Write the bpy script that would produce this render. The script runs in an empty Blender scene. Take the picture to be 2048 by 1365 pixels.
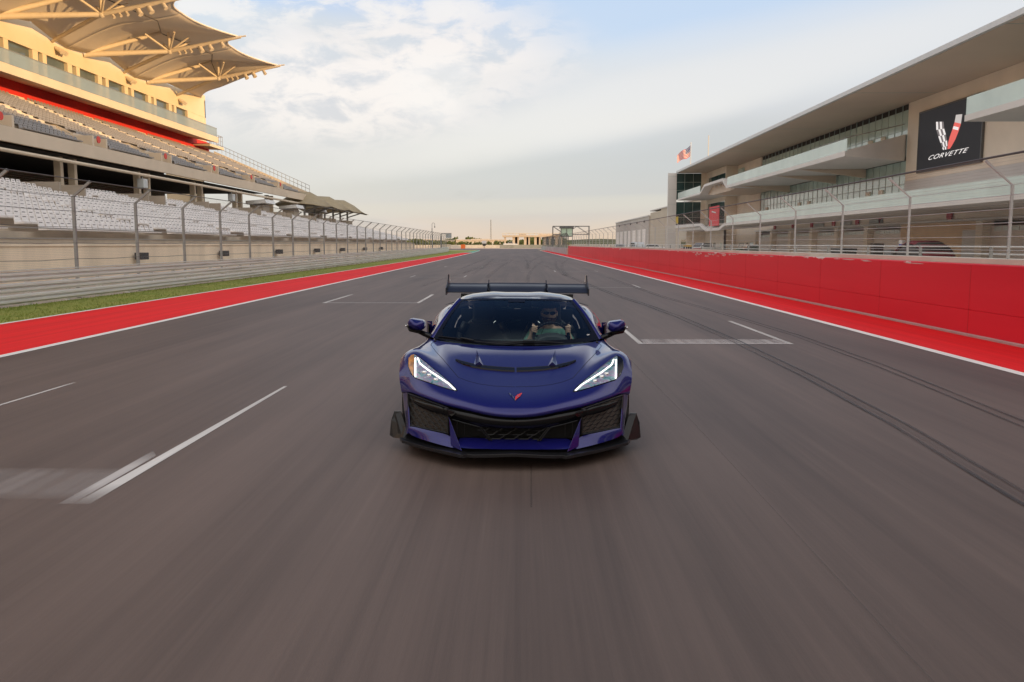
import bpy, bmesh, math, random
from mathutils import Vector, Matrix
from mathutils.bvhtree import BVHTree
random.seed(7)
C = bpy.context.scene.collection
SC = bpy.context.scene
R = math.radians

# ---------------------------------------------------------------- camera
cam_d = bpy.data.cameras.new('camera')
cam = bpy.data.objects.new('camera', cam_d); C.objects.link(cam)
cam_d.sensor_width = 36.0
cam_d.lens = 1700.0/2048.0*36.0
cam_d.clip_start = 0.05; cam_d.clip_end = 6000
cam.location = (0, 0, 1.72)
PITCH = math.atan((682.5-488)/1700.0)
YAW = math.atan((1024-1045)/1700.0*math.cos(PITCH))
cam.rotation_euler = (R(90)-PITCH, 0, -YAW)
SC.camera = cam
SC.render.resolution_x = 1024; SC.render.resolution_y = 682
SC.view_settings.view_transform = 'Standard'; SC.view_settings.look = 'None'
SC.view_settings.exposure = 0.0; SC.view_settings.gamma = 1.0
SC.cycles.max_bounces = 8; SC.cycles.transparent_max_bounces = 24
SC.cycles.sample_clamp_indirect = 6.0
SC.cycles.use_denoising = True

# ---------------------------------------------------------------- sun and sky
SUN_EL = 3.1; SUN_AZ = 112.0          # degrees; azimuth from +Y towards +X
sd = Vector((math.sin(R(SUN_AZ))*math.cos(R(SUN_EL)), math.cos(R(SUN_AZ))*math.cos(R(SUN_EL)), math.sin(R(SUN_EL))))
sl = bpy.data.lights.new('sun', 'SUN'); sl.energy = 4.4; sl.angle = R(0.6); sl.color = (1.0, 0.63, 0.27)
so = bpy.data.objects.new('sun', sl); C.objects.link(so)
so.rotation_euler = sd.to_track_quat('Z', 'Y').to_euler()

W = bpy.data.worlds.new('World'); SC.world = W; W.use_nodes = True
nt = W.node_tree; N = nt.nodes; L = nt.links
for n in list(N): N.remove(n)
def nn(t, **k):
    n = N.new(t)
    for a, v in k.items(): setattr(n, a, v)
    return n
def mth(op, a, b=None, c=None, clamp=False):
    n = nn('ShaderNodeMath', operation=op, use_clamp=clamp)
    for i, v in enumerate((a, b, c)):
        if v is None: continue
        if isinstance(v, (int, float)): n.inputs[i].default_value = v
        else: L.new(v, n.inputs[i])
    return n.outputs[0]
def mixc(f, a, b, blend='MIX'):
    n = nn('ShaderNodeMix', data_type='RGBA', blend_type=blend)
    for s, v in ((n.inputs[0], f), (n.inputs[6], a), (n.inputs[7], b)):
        if isinstance(v, (int, float)): s.default_value = v
        elif isinstance(v, tuple): s.default_value = v + (1,)
        else: L.new(v, s)
    return n.outputs[2]
def sm(x, a, b):
    n = nn('ShaderNodeMapRange', interpolation_type='SMOOTHSTEP')
    L.new(x, n.inputs[0]); n.inputs[1].default_value = a; n.inputs[2].default_value = b
    return n.outputs[0]
tc = nn('ShaderNodeTexCoord'); sp = nn('ShaderNodeSeparateXYZ'); L.new(tc.outputs['Generated'], sp.inputs[0])
X_, Y_, Z_ = sp.outputs
az = mth('ARCTAN2', X_, Y_)            # radians, 0 along the track, + to the right
el = mth('ARCSINE', mth('MAXIMUM', mth('MINIMUM', Z_, 1.0), -1.0))
def rad(px): return (px-1045)/1700.0
def elv(py): return (488-py)/1700.0
cmb = nn('ShaderNodeCombineXYZ'); L.new(az, cmb.inputs[0]); L.new(mth('MULTIPLY', el, 2.2), cmb.inputs[1])
def noise(vec, scale, detail=6, rough=0.55, dist=0.0):
    n = nn('ShaderNodeTexNoise'); n.inputs['Scale'].default_value = scale; n.inputs['Detail'].default_value = detail
    n.inputs['Roughness'].default_value = rough; n.inputs['Distortion'].default_value = dist
    L.new(vec, n.inputs['Vector']); return n.outputs['Fac']
cs = nn('ShaderNodeCombineXYZ'); L.new(az, cs.inputs[0]); L.new(mth('MULTIPLY', el, 5.0), cs.inputs[1])
n_soft = noise(cs.outputs[0], 2.2, 5, .5, .3)
n_puff = noise(cmb.outputs[0], 17.0, 9, .6, .35)
n_mid = noise(cmb.outputs[0], 5.0, 7, .55, .4)
n_str = noise(cs.outputs[0], 7.0, 6, .6, .5)
def blob(px, py, rx, ry, rot=0.0, warp=.25):
    dx = mth('SUBTRACT', az, rad(px)); dy = mth('SUBTRACT', el, elv(py))
    c, s = math.cos(rot), math.sin(rot)
    u = mth('DIVIDE', mth('ADD', mth('MULTIPLY', dx, c), mth('MULTIPLY', dy, s)), rx/1700.0)
    v = mth('DIVIDE', mth('SUBTRACT', mth('MULTIPLY', dy, c), mth('MULTIPLY', dx, s)), ry/1700.0)
    r2 = mth('ADD', mth('MULTIPLY', u, u), mth('MULTIPLY', v, v))
    r2 = mth('ADD', r2, mth('MULTIPLY', mth('SUBTRACT', n_mid, .5), warp*6))
    n = nn('ShaderNodeMapRange', interpolation_type='SMOOTHSTEP'); L.new(r2, n.inputs[0])
    n.inputs[1].default_value = 0.0; n.inputs[2].default_value = 1.7; n.inputs[3].default_value = 1; n.inputs[4].default_value = 0
    return n.outputs[0]
# base gradient by elevation (linear colours)
ramp = nn('ShaderNodeValToRGB'); L.new(mth('DIVIDE', el, 1.5708), ramp.inputs[0])
els = ramp.color_ramp.elements
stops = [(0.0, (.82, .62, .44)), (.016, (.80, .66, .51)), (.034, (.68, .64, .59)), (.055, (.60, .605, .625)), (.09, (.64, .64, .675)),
         (.14, (.66, .71, .76)), (.185, (.49, .63, .84)), (.25, (1.05, 1.08, 1.14)), (.40, (1.45, 1.40, 1.36)), (.60, (1.45, 1.40, 1.36)), (.75, (1.15, 1.12, 1.12)), (1.0, (.85, .84, .88))]  # unseen upper stops brightened to fill the shaded stands and facades
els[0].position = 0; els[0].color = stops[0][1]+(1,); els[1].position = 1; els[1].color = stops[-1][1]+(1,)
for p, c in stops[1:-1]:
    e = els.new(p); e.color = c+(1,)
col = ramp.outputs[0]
# pale veil everywhere low in the sky, blue gaps high up
veil = mth('MULTIPLY', sm(n_soft, .35, .65), mth('SUBTRACT', 1.0, sm(el, .26, .7)))
col = mixc(mth('MULTIPLY', veil, .55), col, (.66, .69, .75))
col = mixc(mth('MULTIPLY', blob(1280, 30, 520, 110, -.05), .75), col, (.50, .64, .86))
col = mixc(mth('MULTIPLY', blob(700, 5, 420, 60, .0), .8), col, (.42, .58, .88))
# wide grey bank, sweeping up to the right, and its lighter top edge
col = mixc(mth('MULTIPLY', blob(1650, 330, 1000, 95, .10, .15), .75), col, (.50, .525, .56))
col = mixc(mth('MULTIPLY', blob(700, 350, 480, 90, .0, .2), .6), col, (.58, .60, .62))
col = mixc(mth('MULTIPLY', blob(1250, 225, 620, 55, .2, .2), .8), col, (.80, .78, .77))
col = mixc(mth('MULTIPLY', blob(1650, 130, 600, 75, .1, .2), .6), col, (.74, .74, .77))
col = mixc(mth('MULTIPLY', blob(560, 260, 300, 110, .0, .2), .5), col, (.70, .68, .69))
# cumulus cluster on the left, lit from the right
body = blob(760, 160, 360, 125, .12, .2)
puff = mth('MULTIPLY', body, sm(n_puff, .36, .56))
col = mixc(mth('MULTIPLY', body, .5), col, (.62, .62, .68))
col = mixc(mth('MULTIPLY', puff, .9), col, (.92, .85, .82))
col = mixc(mth('MULTIPLY', blob(880, 190, 90, 60, 0, .3), .55), col, (.90, .86, .84))
band = mth('MULTIPLY', blob(620, 60, 420, 30, .05, .3), sm(n_puff, .42, .58))
col = mixc(mth('MULTIPLY', band, .8), col, (.88, .84, .82))
col = mixc(mth('MULTIPLY', mth('MULTIPLY', body, sm(n_mid, .5, .7)), .4), col, (.55, .57, .60))
# thin streaks over the horizon
stk = mth('MULTIPLY', sm(n_str, .52, .66), mth('MULTIPLY', sm(el, .0, .03), mth('SUBTRACT', 1.0, sm(el, .05, .08))))
col = mixc(mth('MULTIPLY', stk, .45), col, (.50, .52, .53))
col = mixc(mth('MULTIPLY', blob(1050, 415, 700, 16, .03, .1), .5), col, (.66, .65, .60))
# high scattered cloud for the part of the dome above the frame
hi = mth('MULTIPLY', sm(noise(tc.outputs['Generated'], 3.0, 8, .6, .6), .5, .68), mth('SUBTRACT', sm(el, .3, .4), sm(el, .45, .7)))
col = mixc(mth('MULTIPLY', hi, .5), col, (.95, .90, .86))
# dark blue patch added high ahead to keep the car's reflections dark
fy = mth('DIVIDE', Y_, mth('SQRT', mth('MAXIMUM', mth('SUBTRACT', 1.0, mth('MULTIPLY', Z_, Z_)), .001)))
dark_ahead = mth('MULTIPLY', sm(fy, .25, .75), mth('MULTIPLY', sm(el, .36, .56), mth('SUBTRACT', 1.0, sm(el, 1.2, 1.45))))
col = mixc(dark_ahead, col, (.045, .075, .19))
# warm glow added behind the camera to light surfaces that face it
rear_glow = mth('MULTIPLY', sm(mth('MULTIPLY', Y_, -1.0), -.1, .8), mth('MULTIPLY', sm(el, .0, .10), mth('SUBTRACT', 1.0, sm(el, .35, .75))))
col = mixc(mth('MULTIPLY', rear_glow, .8), col, (1.25, 1.05, .88))
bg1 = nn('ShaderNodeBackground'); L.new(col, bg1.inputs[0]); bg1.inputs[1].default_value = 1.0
sky = nn('ShaderNodeTexSky', sky_type='NISHITA', sun_disc=False, sun_elevation=R(SUN_EL), sun_rotation=R(SUN_AZ))
bg2 = nn('ShaderNodeBackground'); L.new(sky.outputs[0], bg2.inputs[0]); bg2.inputs[1].default_value = 0.05
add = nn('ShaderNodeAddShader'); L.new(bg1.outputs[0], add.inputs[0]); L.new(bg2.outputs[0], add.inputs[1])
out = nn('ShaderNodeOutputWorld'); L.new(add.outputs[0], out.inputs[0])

# ---------------------------------------------------------------- helpers
def tag(o, label=None, cat=None, group=None, kind=None):
    if label: o['label'] = label
    if cat: o['category'] = cat
    if group: o['group'] = group
    if kind: o['kind'] = kind
    return o
def empty(name, label, cat, loc=(0, 0, 0), rz=0.0, group=None):
    o = bpy.data.objects.new(name, None); C.objects.link(o)
    o.location = loc; o.rotation_euler = (0, 0, rz); o.empty_display_size = .2
    return tag(o, label, cat, group)
def copy_tree(o, parent=None):
    c = o.copy(); C.objects.link(c)
    if parent is not None: c.parent = parent
    for ch in [x for x in bpy.data.objects if x.parent == o]: copy_tree(ch, c)
    return c
class MB:
    def __init__(s): s.v = []; s.f = []; s.m = []
    def add(s, vs, fs, m=0):
        b = len(s.v); s.v += [tuple(p) for p in vs]; s.f += [tuple(i+b for i in f) for f in fs]; s.m += [m]*len(fs); return s
    def box(s, x0, x1, y0, y1, z0, z1, m=0):
        vs = [(x, y, z) for x in (x0, x1) for y in (y0, y1) for z in (z0, z1)]
        return s.add(vs, [(0, 1, 3, 2), (4, 6, 7, 5), (0, 4, 5, 1), (2, 3, 7, 6), (0, 2, 6, 4), (1, 5, 7, 3)], m)
    def obox(s, c, d, m=0, rot=None):
        vs = [Vector((sx*d[0]/2, sy*d[1]/2, sz*d[2]/2)) for sx in (-1, 1) for sy in (-1, 1) for sz in (-1, 1)]
        if rot is not None: vs = [rot @ v for v in vs]
        return s.add([v+Vector(c) for v in vs], [(0, 1, 3, 2), (4, 6, 7, 5), (0, 4, 5, 1), (2, 3, 7, 6), (0, 2, 6, 4), (1, 5, 7, 3)], m)
    def tube(s, p0, p1, r, n=8, m=0, r1=None, caps=True):
        p0 = Vector(p0); p1 = Vector(p1); d = (p1-p0)
        if d.length < 1e-6: return s
        d.normalize(); a = d.orthogonal().normalized(); b = d.cross(a); r1 = r if r1 is None else r1
        vs = []
        for k in range(n):
            t = 2*math.pi*k/n; o = a*math.cos(t)+b*math.sin(t); vs += [p0+o*r, p1+o*r1]
        fs = [(2*k, 2*k+1, (2*k+3) % (2*n), (2*k+2) % (2*n)) for k in range(n)]
        if caps: fs += [tuple(2*k for k in range(n)), tuple(2*k+1 for k in reversed(range(n)))]
        return s.add(vs, fs, m)
    def path(s, pts, r, n=6, m=0):
        for a, b in zip(pts[:-1], pts[1:]): s.tube(a, b, r, n, m)
        return s
    def prism(s, prof, axis, a, b, m=0):
        # prof: 2-D outline; axis 'y': (x,z), 'x': (y,z), 'z': (x,y)
        f = {'y': lambda p, t: (p[0], t, p[1]), 'x': lambda p, t: (t, p[0], p[1]), 'z': lambda p, t: (p[0], p[1], t)}[axis]
        n = len(prof); vs = [f(p, a) for p in prof]+[f(p, b) for p in prof]
        return s.add(vs, [(i, (i+1) % n, n+(i+1) % n, n+i) for i in range(n)]+[tuple(range(n))[::-1], tuple(range(n, 2*n))], m)
    def grid(s, P, m=0, close=False):
        nr = len(P); nc = len(P[0]); vs = [p for r in P for p in r]
        fs = [(i*nc+j, i*nc+j+1, (i+1)*nc+j+1, (i+1)*nc+j) for i in range(nr-1) for j in range(nc-1)]
        if close: fs += [(i*nc+nc-1, i*nc, (i+1)*nc, (i+1)*nc+nc-1) for i in range(nr-1)]
        return s.add(vs, fs, m)
    def ball(s, c, r, nu=12, nv=8, m=0, sc=(1, 1, 1)):
        vs = []
        for i in range(nv+1):
            th = math.pi*i/nv
            for j in range(nu):
                ph = 2*math.pi*j/nu
                vs.append((c[0]+r*sc[0]*math.sin(th)*math.cos(ph), c[1]+r*sc[1]*math.sin(th)*math.sin(ph), c[2]+r*sc[2]*math.cos(th)))
        fs = [(i*nu+j, (i+1)*nu+j, (i+1)*nu+(j+1) % nu, i*nu+(j+1) % nu) for i in range(nv) for j in range(nu)]
        return s.add(vs, fs, m)
    def build(s, name, mats, parent=None, smooth=False, bevel=0, subsurf=0, merge=False, autos=None, recalc=True, solid=0):
        me = bpy.data.meshes.new(name); me.from_pydata(s.v, [], s.f)
        if not isinstance(mats, (list, tuple)): mats = [mats]
        for m in mats: me.materials.append(m)
        for p, i in zip(me.polygons, s.m): p.material_index = i
        bm = bmesh.new(); bm.from_mesh(me)
        if merge: bmesh.ops.remove_doubles(bm, verts=bm.verts, dist=1e-4)
        if recalc: bmesh.ops.recalc_face_normals(bm, faces=bm.faces)
        bm.to_mesh(me); bm.free()
        if smooth: me.polygons.foreach_set('use_smooth', [True]*len(me.polygons))
        o = bpy.data.objects.new(name, me); C.objects.link(o)
        if parent is not None: o.parent = parent
        if bevel:
            b = o.modifiers.new('bevel', 'BEVEL'); b.width = bevel; b.segments = 2; b.limit_method = 'ANGLE'; b.angle_limit = R(40)
        if solid:
            b = o.modifiers.new('solid', 'SOLIDIFY'); b.thickness = solid; b.offset = -1
        if subsurf:
            b = o.modifiers.new('sub', 'SUBSURF'); b.levels = subsurf; b.render_levels = subsurf
        if autos is not None:
            me.polygons.foreach_set('use_smooth', [True]*len(me.polygons))
            me.set_sharp_from_angle(angle=R(autos))
        return o

def mat(name, col, rough=.6, metal=0.0, var=.08, scale=2.0, bump=0.0, bscale=40.0, coat=0.0, spec=.5, stretch=(1, 1, 1), emit=None, es=1.0, alpha=None, trans=0.0, ior=1.45, col2=None):
    m = bpy.data.materials.new(name); m.use_nodes = True
    t = m.node_tree; b = t.nodes['Principled BSDF']
    b.inputs['Roughness'].default_value = rough; b.inputs['Metallic'].default_value = metal
    b.inputs['Specular IOR Level'].default_value = spec
    b.inputs['Coat Weight'].default_value = coat; b.inputs['Coat Roughness'].default_value = .02
    b.inputs['Transmission Weight'].default_value = trans; b.inputs['IOR'].default_value = ior
    tcn = t.nodes.new('ShaderNodeTexCoord'); mp = t.nodes.new('ShaderNodeMapping'); mp.inputs['Scale'].default_value = stretch
    t.links.new(tcn.outputs['Object'], mp.inputs[0])
    nz = t.nodes.new('ShaderNodeTexNoise'); nz.inputs['Scale'].default_value = scale; nz.inputs['Detail'].default_value = 6
    t.links.new(mp.outputs[0], nz.inputs['Vector'])
    mx = t.nodes.new('ShaderNodeMix'); mx.data_type = 'RGBA'
    lo = tuple(max(0, c*(1-var)) for c in col); hi = tuple(min(1, c*(1+var)) for c in col)
    if col2 is not None: lo, hi = col, col2
    mx.inputs[6].default_value = lo+(1,); mx.inputs[7].default_value = hi+(1,)
    mr = t.nodes.new('ShaderNodeMapRange'); mr.inputs[1].default_value = .3; mr.inputs[2].default_value = .7
    t.links.new(nz.outputs['Fac'], mr.inputs[0]); t.links.new(mr.outputs[0], mx.inputs[0]); t.links.new(mx.outputs[2], b.inputs['Base Color'])
    if bump:
        n2 = t.nodes.new('ShaderNodeTexNoise'); n2.inputs['Scale'].default_value = bscale; n2.inputs['Detail'].default_value = 4
        t.links.new(mp.outputs[0], n2.inputs['Vector'])
        bp = t.nodes.new('ShaderNodeBump'); bp.inputs['Strength'].default_value = bump; bp.inputs['Distance'].default_value = .02
        t.links.new(n2.outputs['Fac'], bp.inputs['Height']); t.links.new(bp.outputs[0], b.inputs['Normal'])
    if emit is not None:
        b.inputs['Emission Color'].default_value = emit+(1,); b.inputs['Emission Strength'].default_value = es
    if alpha is not None: b.inputs['Alpha'].default_value = alpha
    return m
def pnodes(m): t = m.node_tree; return t, t.nodes['Principled BSDF']
# ---------------------------------------------------------------- ground, track and painted surfaces
def asphalt_mat(name, base, streak=True):
    m = bpy.data.materials.new(name); m.use_nodes = True; t, b = pnodes(m)
    def n(ty): return t.nodes.new(ty)
    tcn = n('ShaderNodeTexCoord')
    def nz(sc, s, d, r=.6):
        mp = n('ShaderNodeMapping'); mp.inputs['Scale'].default_value = s; t.links.new(tcn.outputs['Object'], mp.inputs[0])
        z = n('ShaderNodeTexNoise'); z.inputs['Scale'].default_value = sc; z.inputs['Detail'].default_value = d; z.inputs['Roughness'].default_value = r
        t.links.new(mp.outputs[0], z.inputs['Vector']); return z.outputs['Fac']
    a = nz(1.0, (1.1, .028, 1), 8, .7); c = nz(1.0, (9.0, .09, 1), 5, .6); d = nz(1.0, (.35, .05, 1), 4); e = nz(1, (60, .5, 1), 3, .5)
    g = nz(.9, (1, .35, 1), 7)
    def mm(op, x, y):
        q = n('ShaderNodeMath'); q.operation = op
        for i, v in enumerate((x, y)):
            if isinstance(v, (int, float)): q.inputs[i].default_value = v
            else: t.links.new(v, q.inputs[i])
        return q.outputs[0]
    s = mm('ADD', mm('MULTIPLY', a, .42), mm('MULTIPLY', c, .15))
    s = mm('ADD', s, mm('MULTIPLY', d, .27)); s = mm('ADD', s, mm('MULTIPLY', e, .07)); s = mm('ADD', s, mm('MULTIPLY', g, .11))
    rp = n('ShaderNodeValToRGB'); t.links.new(s, rp.inputs[0])
    k = rp.color_ramp.elements; k[0].position = .34; k[1].position = .66
    k[0].color = tuple(v*.38 for v in base)+(1,); k[1].color = tuple(v*1.5 for v in base)+(1,)
    t.links.new(rp.outputs[0], b.inputs['Base Color'])
    b.inputs['Roughness'].default_value = .6; b.inputs['Specular IOR Level'].default_value = .42
    z = n('ShaderNodeTexNoise'); z.inputs['Scale'].default_value = 160; z.inputs['Detail'].default_value = 2
    mp = n('ShaderNodeMapping'); mp.inputs['Scale'].default_value = (1, .15, 1); t.links.new(tcn.outputs['Object'], mp.inputs[0]); t.links.new(mp.outputs[0], z.inputs['Vector'])
    bp = n('ShaderNodeBump'); bp.inputs['Strength'].default_value = .25; bp.inputs['Distance'].default_value = .004
    t.links.new(z.outputs['Fac'], bp.inputs['Height']); t.links.new(bp.outputs[0], b.inputs['Normal'])
    return m
M_ASPH = asphalt_mat('asphalt', (.108, .077, .064))
M_LANE = asphalt_mat('bounce_lane', (.46, .41, .35))  # base colour raised so the lane bounces light onto the shaded garages
M_SAND = mat('dry_ground', (.34, .27, .19), .9, var=.2, scale=.08, col2=(.42, .33, .22))
M_RED = mat('red_paint', (.70, .013, .015), .7, spec=.2, var=.12, scale=1.2, stretch=(4, .06, 1), bump=.15, bscale=90)
M_WHITE = mat('white_paint', (.72, .70, .67), .6, var=.10, scale=3, stretch=(4, .3, 1))
M_FADED = mat('faded_white_paint', (.30, .275, .265), .6, var=.25, scale=2, stretch=(14, .4, 1))
M_GREEN = mat('green_paint', (.05, .30, .20), .7, var=.15)
M_RUNOFF = mat('pale_runoff', (.50, .36, .27), .8, var=.12, scale=.2)

def sheet(name, pts, z, m, kind='structure', label=None):
    o = MB().add([(x, y, z) for x, y in pts], [tuple(range(len(pts)))]).build(name, m, recalc=False)
    me = o.data
    if me.polygons[0].normal.z < 0: me.flip_normals()
    return tag(o, label=label, kind=kind)
def ribbon(name, left, right, z, m):
    b = MB(); b.grid([[(x, y, z) for x, y in left], [(x, y, z) for x, y in right]])
    o = b.build(name, m, recalc=False)
    if o.data.polygons[0].normal.z < 0: o.data.flip_normals()
    return tag(o, kind='structure')
sheet('ground', [(-3000, -300), (3000, -300), (3000, 4500), (-3000, 4500)], -.012, M_SAND)
# pit lane and apron in front of the pit building
sheet('pit_lane', [(8.7, -80), (34.2, -80), (34.2, 150), (60, 150), (60, 330), (8.7, 330)], -.004, M_LANE)
# concrete apron under the grandstand
M_CONC = mat('concrete', (.40, .35, .29), .85, var=.12, scale=.6, bump=.1)
sheet('apron', [(-48, -80), (-13.95, -80), (-13.95, 150), (-48, 150)], -.004, M_CONC)
LY = [-60, 13, 31, 70, 110, 165, 215, 250]
LX = [-8.05, -8.10, -8.25, -8.58, -8.95, -9.65, -8.0, -2.0]
RXv = [6.72, 6.72, 6.70, 6.35, 5.9, 5.2, 4.6, 4.2]
LX[6], LX[7] = -10.8, -12.0
tr = MB().grid([[(x, y, 0) for x, y in zip(LX, LY)], [((a+b)/2, y, 0) for a, b, y in zip(LX, RXv, LY)], [(x, y, 0) for x, y in zip(RXv, LY)]]).build('race_track', M_ASPH, recalc=False)
if tr.data.polygons[0].normal.z < 0: tr.data.flip_normals()
tag(tr, kind='structure')
sheet('track_bend', [(-12, 236), (4.2, 250), (30, 262), (30, 290), (-60, 290), (-110, 262), (-110, 236)], -.004, M_ASPH)
sheet('runoff', [(-150, 291), (60, 291), (60, 420), (-150, 420)], -.006, M_RUNOFF)
def off(xs, d): return [x+d for x in xs]
n6 = 7
ribbon('edge_line', list(zip(LX[:n6], LY[:n6])), list(zip(off(LX[:n6], .17), LY[:n6])), .004, M_WHITE)
SO = [-11.18, -11.18, -11.22, -11.32, -11.42, -11.52, -11.6]
ribbon('red_strip', list(zip(SO[:6], LY[:6])), list(zip([x-.003 for x in LX[:6]], LY[:6])), .001, M_RED)
ribbon('edge_line', [(x-.12, y) for x, y in zip(SO[:n6], LY[:n6])], [(x-.001, y) for x, y in zip(SO[:n6], LY[:n6])], .004, M_WHITE)
ribbon('green_strip', [(-11.52, 165.2), (-11.6, 215), (-12.2, 236)], [(-9.66, 165.2), (-10.81, 215), (-12.01, 236)], .001, M_GREEN)
ribbon('edge_line', list(zip(off(RXv[:7], -.17), LY[:7])), list(zip(RXv[:7], LY[:7])), .004, M_WHITE)
WX = [8.35, 8.35, 8.33, 8.15, 7.6, 6.85, 6.3]
ribbon('red_strip', [(x+.001, y) for x, y in zip(RXv[:7], LY[:7])], list(zip(WX, LY[:7])), .001, M_RED)
# grid boxes painted on the track
def thin_paint(name, c, a0, a1, fade=None):
    m = bpy.data.materials.new(name); m.use_nodes = True; t, b = pnodes(m)
    b.inputs['Base Color'].default_value = c+(1,); b.inputs['Roughness'].default_value = .7
    tcn = t.nodes.new('ShaderNodeTexCoord'); mp = t.nodes.new('ShaderNodeMapping'); mp.inputs['Scale'].default_value = (7, .25, 1)
    z = t.nodes.new('ShaderNodeTexNoise'); z.inputs['Scale'].default_value = 1; z.inputs['Detail'].default_value = 6
    t.links.new(tcn.outputs['Object'], mp.inputs[0]); t.links.new(mp.outputs[0], z.inputs['Vector'])
    r = t.nodes.new('ShaderNodeMapRange'); r.inputs[1].default_value = .3; r.inputs[2].default_value = .7; r.inputs[3].default_value = a0; r.inputs[4].default_value = a1
    t.links.new(z.outputs['Fac'], r.inputs[0])
    if fade is None: t.links.new(r.outputs[0], b.inputs['Alpha']); return m
    s = t.nodes.new('ShaderNodeSeparateXYZ'); t.links.new(tcn.outputs['Object'], s.inputs[0])
    prev = r.outputs[0]
    for a_, c_ in ((fade[0], fade[0]+fade[2]), (fade[1], fade[1]-fade[2])):
        q = t.nodes.new('ShaderNodeMapRange'); q.inputs[1].default_value = a_; q.inputs[2].default_value = c_; t.links.new(s.outputs['Y'], q.inputs[0])
        k = t.nodes.new('ShaderNodeMath'); k.operation = 'MULTIPLY'; t.links.new(prev, k.inputs[0]); t.links.new(q.outputs[0], k.inputs[1]); prev = k.outputs[0]
    t.links.new(prev, b.inputs['Alpha']); return m
M_GRID = thin_paint('grid_paint', (.68, .65, .62), .40, .85)
M_GRIDN = thin_paint('near_grid_paint', (.72, .69, .66), .55, .95, (5.38, 10.6, .55))
gi = 0
def grid_box(x0, x1, y, ln, faded=.55, w=.11):
    b = MB()
    for xa, xb, ya, yb in ((x0, x0+w, y, y+ln), (x1-w, x1, y, y+ln)):
        b.add([(xa, ya, .004), (xb, ya, .004), (xb, yb, .004), (xa, yb, .004)], [(0, 1, 2, 3)], 0)
    b.add([(x0+w, y, .004), (x1-w, y, .004), (x1-w, y+w*1.9, .004), (x0+w, y+w*1.9, .004)], [(0, 1, 2, 3)], 1)
    o = b.build('grid_marking', [M_GRID, M_FADED], recalc=False)
    tag(o, kind='structure')
def corner(x, y, d, w=.1):
    # faded inner corner ticks of a grid slot
    o = MB().add([(x, y, .004), (x+d*.55, y, .004), (x+d*.55, y+.13, .004), (x, y+.13, .004)], [(0, 1, 2, 3)], 0).build('grid_marking', [M_FADED], recalc=False)
    tag(o, kind='structure')
bm_ = MB()
bm_.add([(-2.98, 5.45, .004), (-2.87, 5.45, .004), (-2.85, 10.15, .004), (-2.89, 10.15, .004)], [(0, 1, 2, 3)], 0)
bm_.add([(-3.08, 5.45, .0041), (-2.985, 5.45, .0041), (-2.985, 6.75, .0041), (-3.08, 6.9, .0041)], [(0, 1, 2, 3)], 1)
bm_.add([(-5.62, 5.55, .004), (-3.085, 5.55, .004), (-3.085, 6.35, .004), (-5.62, 6.35, .004)], [(0, 1, 2, 3)], 2)
bm_.add([(-5.66, 5.5, .004), (-5.625, 5.5, .004), (-5.555, 10.4, .004), (-5.60, 10.4, .004)], [(0, 1, 2, 3)], 0)
tag(bm_.build('grid_marking', [M_GRIDN, thin_paint('worn_white_paint', (.62, .58, .56), .3, .75, (5.3, 7.0, .6)),
    thin_paint('line_smear', (.50, .45, .43), .08, .36, (5.5, 6.4, .22))], recalc=False), kind='structure')  # last material: faint band mimicking motion smear of the front line
for k, y in enumerate((24.7, 44.0, 63.4)): grid_box(-5.85, -3.0, y, 4.2 if y < 40 else 2.2, w=.10 if y < 40 else .07)
sq = MB().add([(2.12, 14.55, .0052), (4.62, 14.55, .0052), (4.66, 15.35, .0052), (2.12, 15.35, .0052)], [(0, 1, 2, 3)]).build('grid_marking', thin_paint('bar_smear', (.60, .55, .53), .12, .55, (14.5, 15.4, .2)), recalc=False)  # wide faint bar imitates a motion-blurred front line
tag(sq, kind='structure')
for k, y in enumerate((14.6, 33.6, 52.6)): grid_box(2.0, 4.68, y, 4.4 if y < 30 else 2.4, w=.09 if y < 30 else .07)
for x, y in ((-.1, 53), (1.1, 72), (-1.5, 83)): corner(x, y, 1)
# small seam down the middle and dark rubber lines
def rubber(name_col):
    m = bpy.data.materials.new('tyre_rubber_mark'); m.use_nodes = True; t, b = pnodes(m)
    b.inputs['Base Color'].default_value = (.035, .032, .03, 1); b.inputs['Roughness'].default_value = .55
    tcn = t.nodes.new('ShaderNodeTexCoord'); mp = t.nodes.new('ShaderNodeMapping'); mp.inputs['Scale'].default_value = (8, .12, 1)
    z = t.nodes.new('ShaderNodeTexNoise'); z.inputs['Scale'].default_value = 1; z.inputs['Detail'].default_value = 5
    t.links.new(tcn.outputs['Object'], mp.inputs[0]); t.links.new(mp.outputs[0], z.inputs['Vector'])
    r = t.nodes.new('ShaderNodeMapRange'); r.inputs[1].default_value = .2; r.inputs[2].default_value = .8; r.inputs[3].default_value = .12*name_col; r.inputs[4].default_value = .85*name_col
    t.links.new(z.outputs['Fac'], r.inputs[0]); t.links.new(r.outputs[0], b.inputs['Alpha']); return m
M_RUB = rubber(1.0); M_RUB2 = rubber(.55); M_RUB3 = rubber(.22)
def mark(pts, w, m=M_RUB, z=.007):
    l = [(x-w/2, y) for x, y in pts]; r = [(x+w/2, y) for x, y in pts]; ribbon('tyre_mark', l, r, z, m)
A_ = [(3.35, 3), (3.40, 5.6), (3.60, 8), (3.73, 11), (3.78, 15), (3.70, 20), (3.50, 24), (3.15, 28), (2.8, 36), (2.3, 48)]
for d, w in ((-.075, .045), (.075, .045)): mark([(x+d, y) for x, y in A_], w)
mark(A_, .06, M_RUB3, .006)
B_ = [(4.55, 5), (4.80, 8), (5.08, 12), (5.16, 16), (4.98, 21), (4.60, 27), (4.45, 34), (4.4, 44)]
for d, w in ((-.07, .04), (.07, .04)): mark([(x+d, y) for x, y in B_], w)
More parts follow.
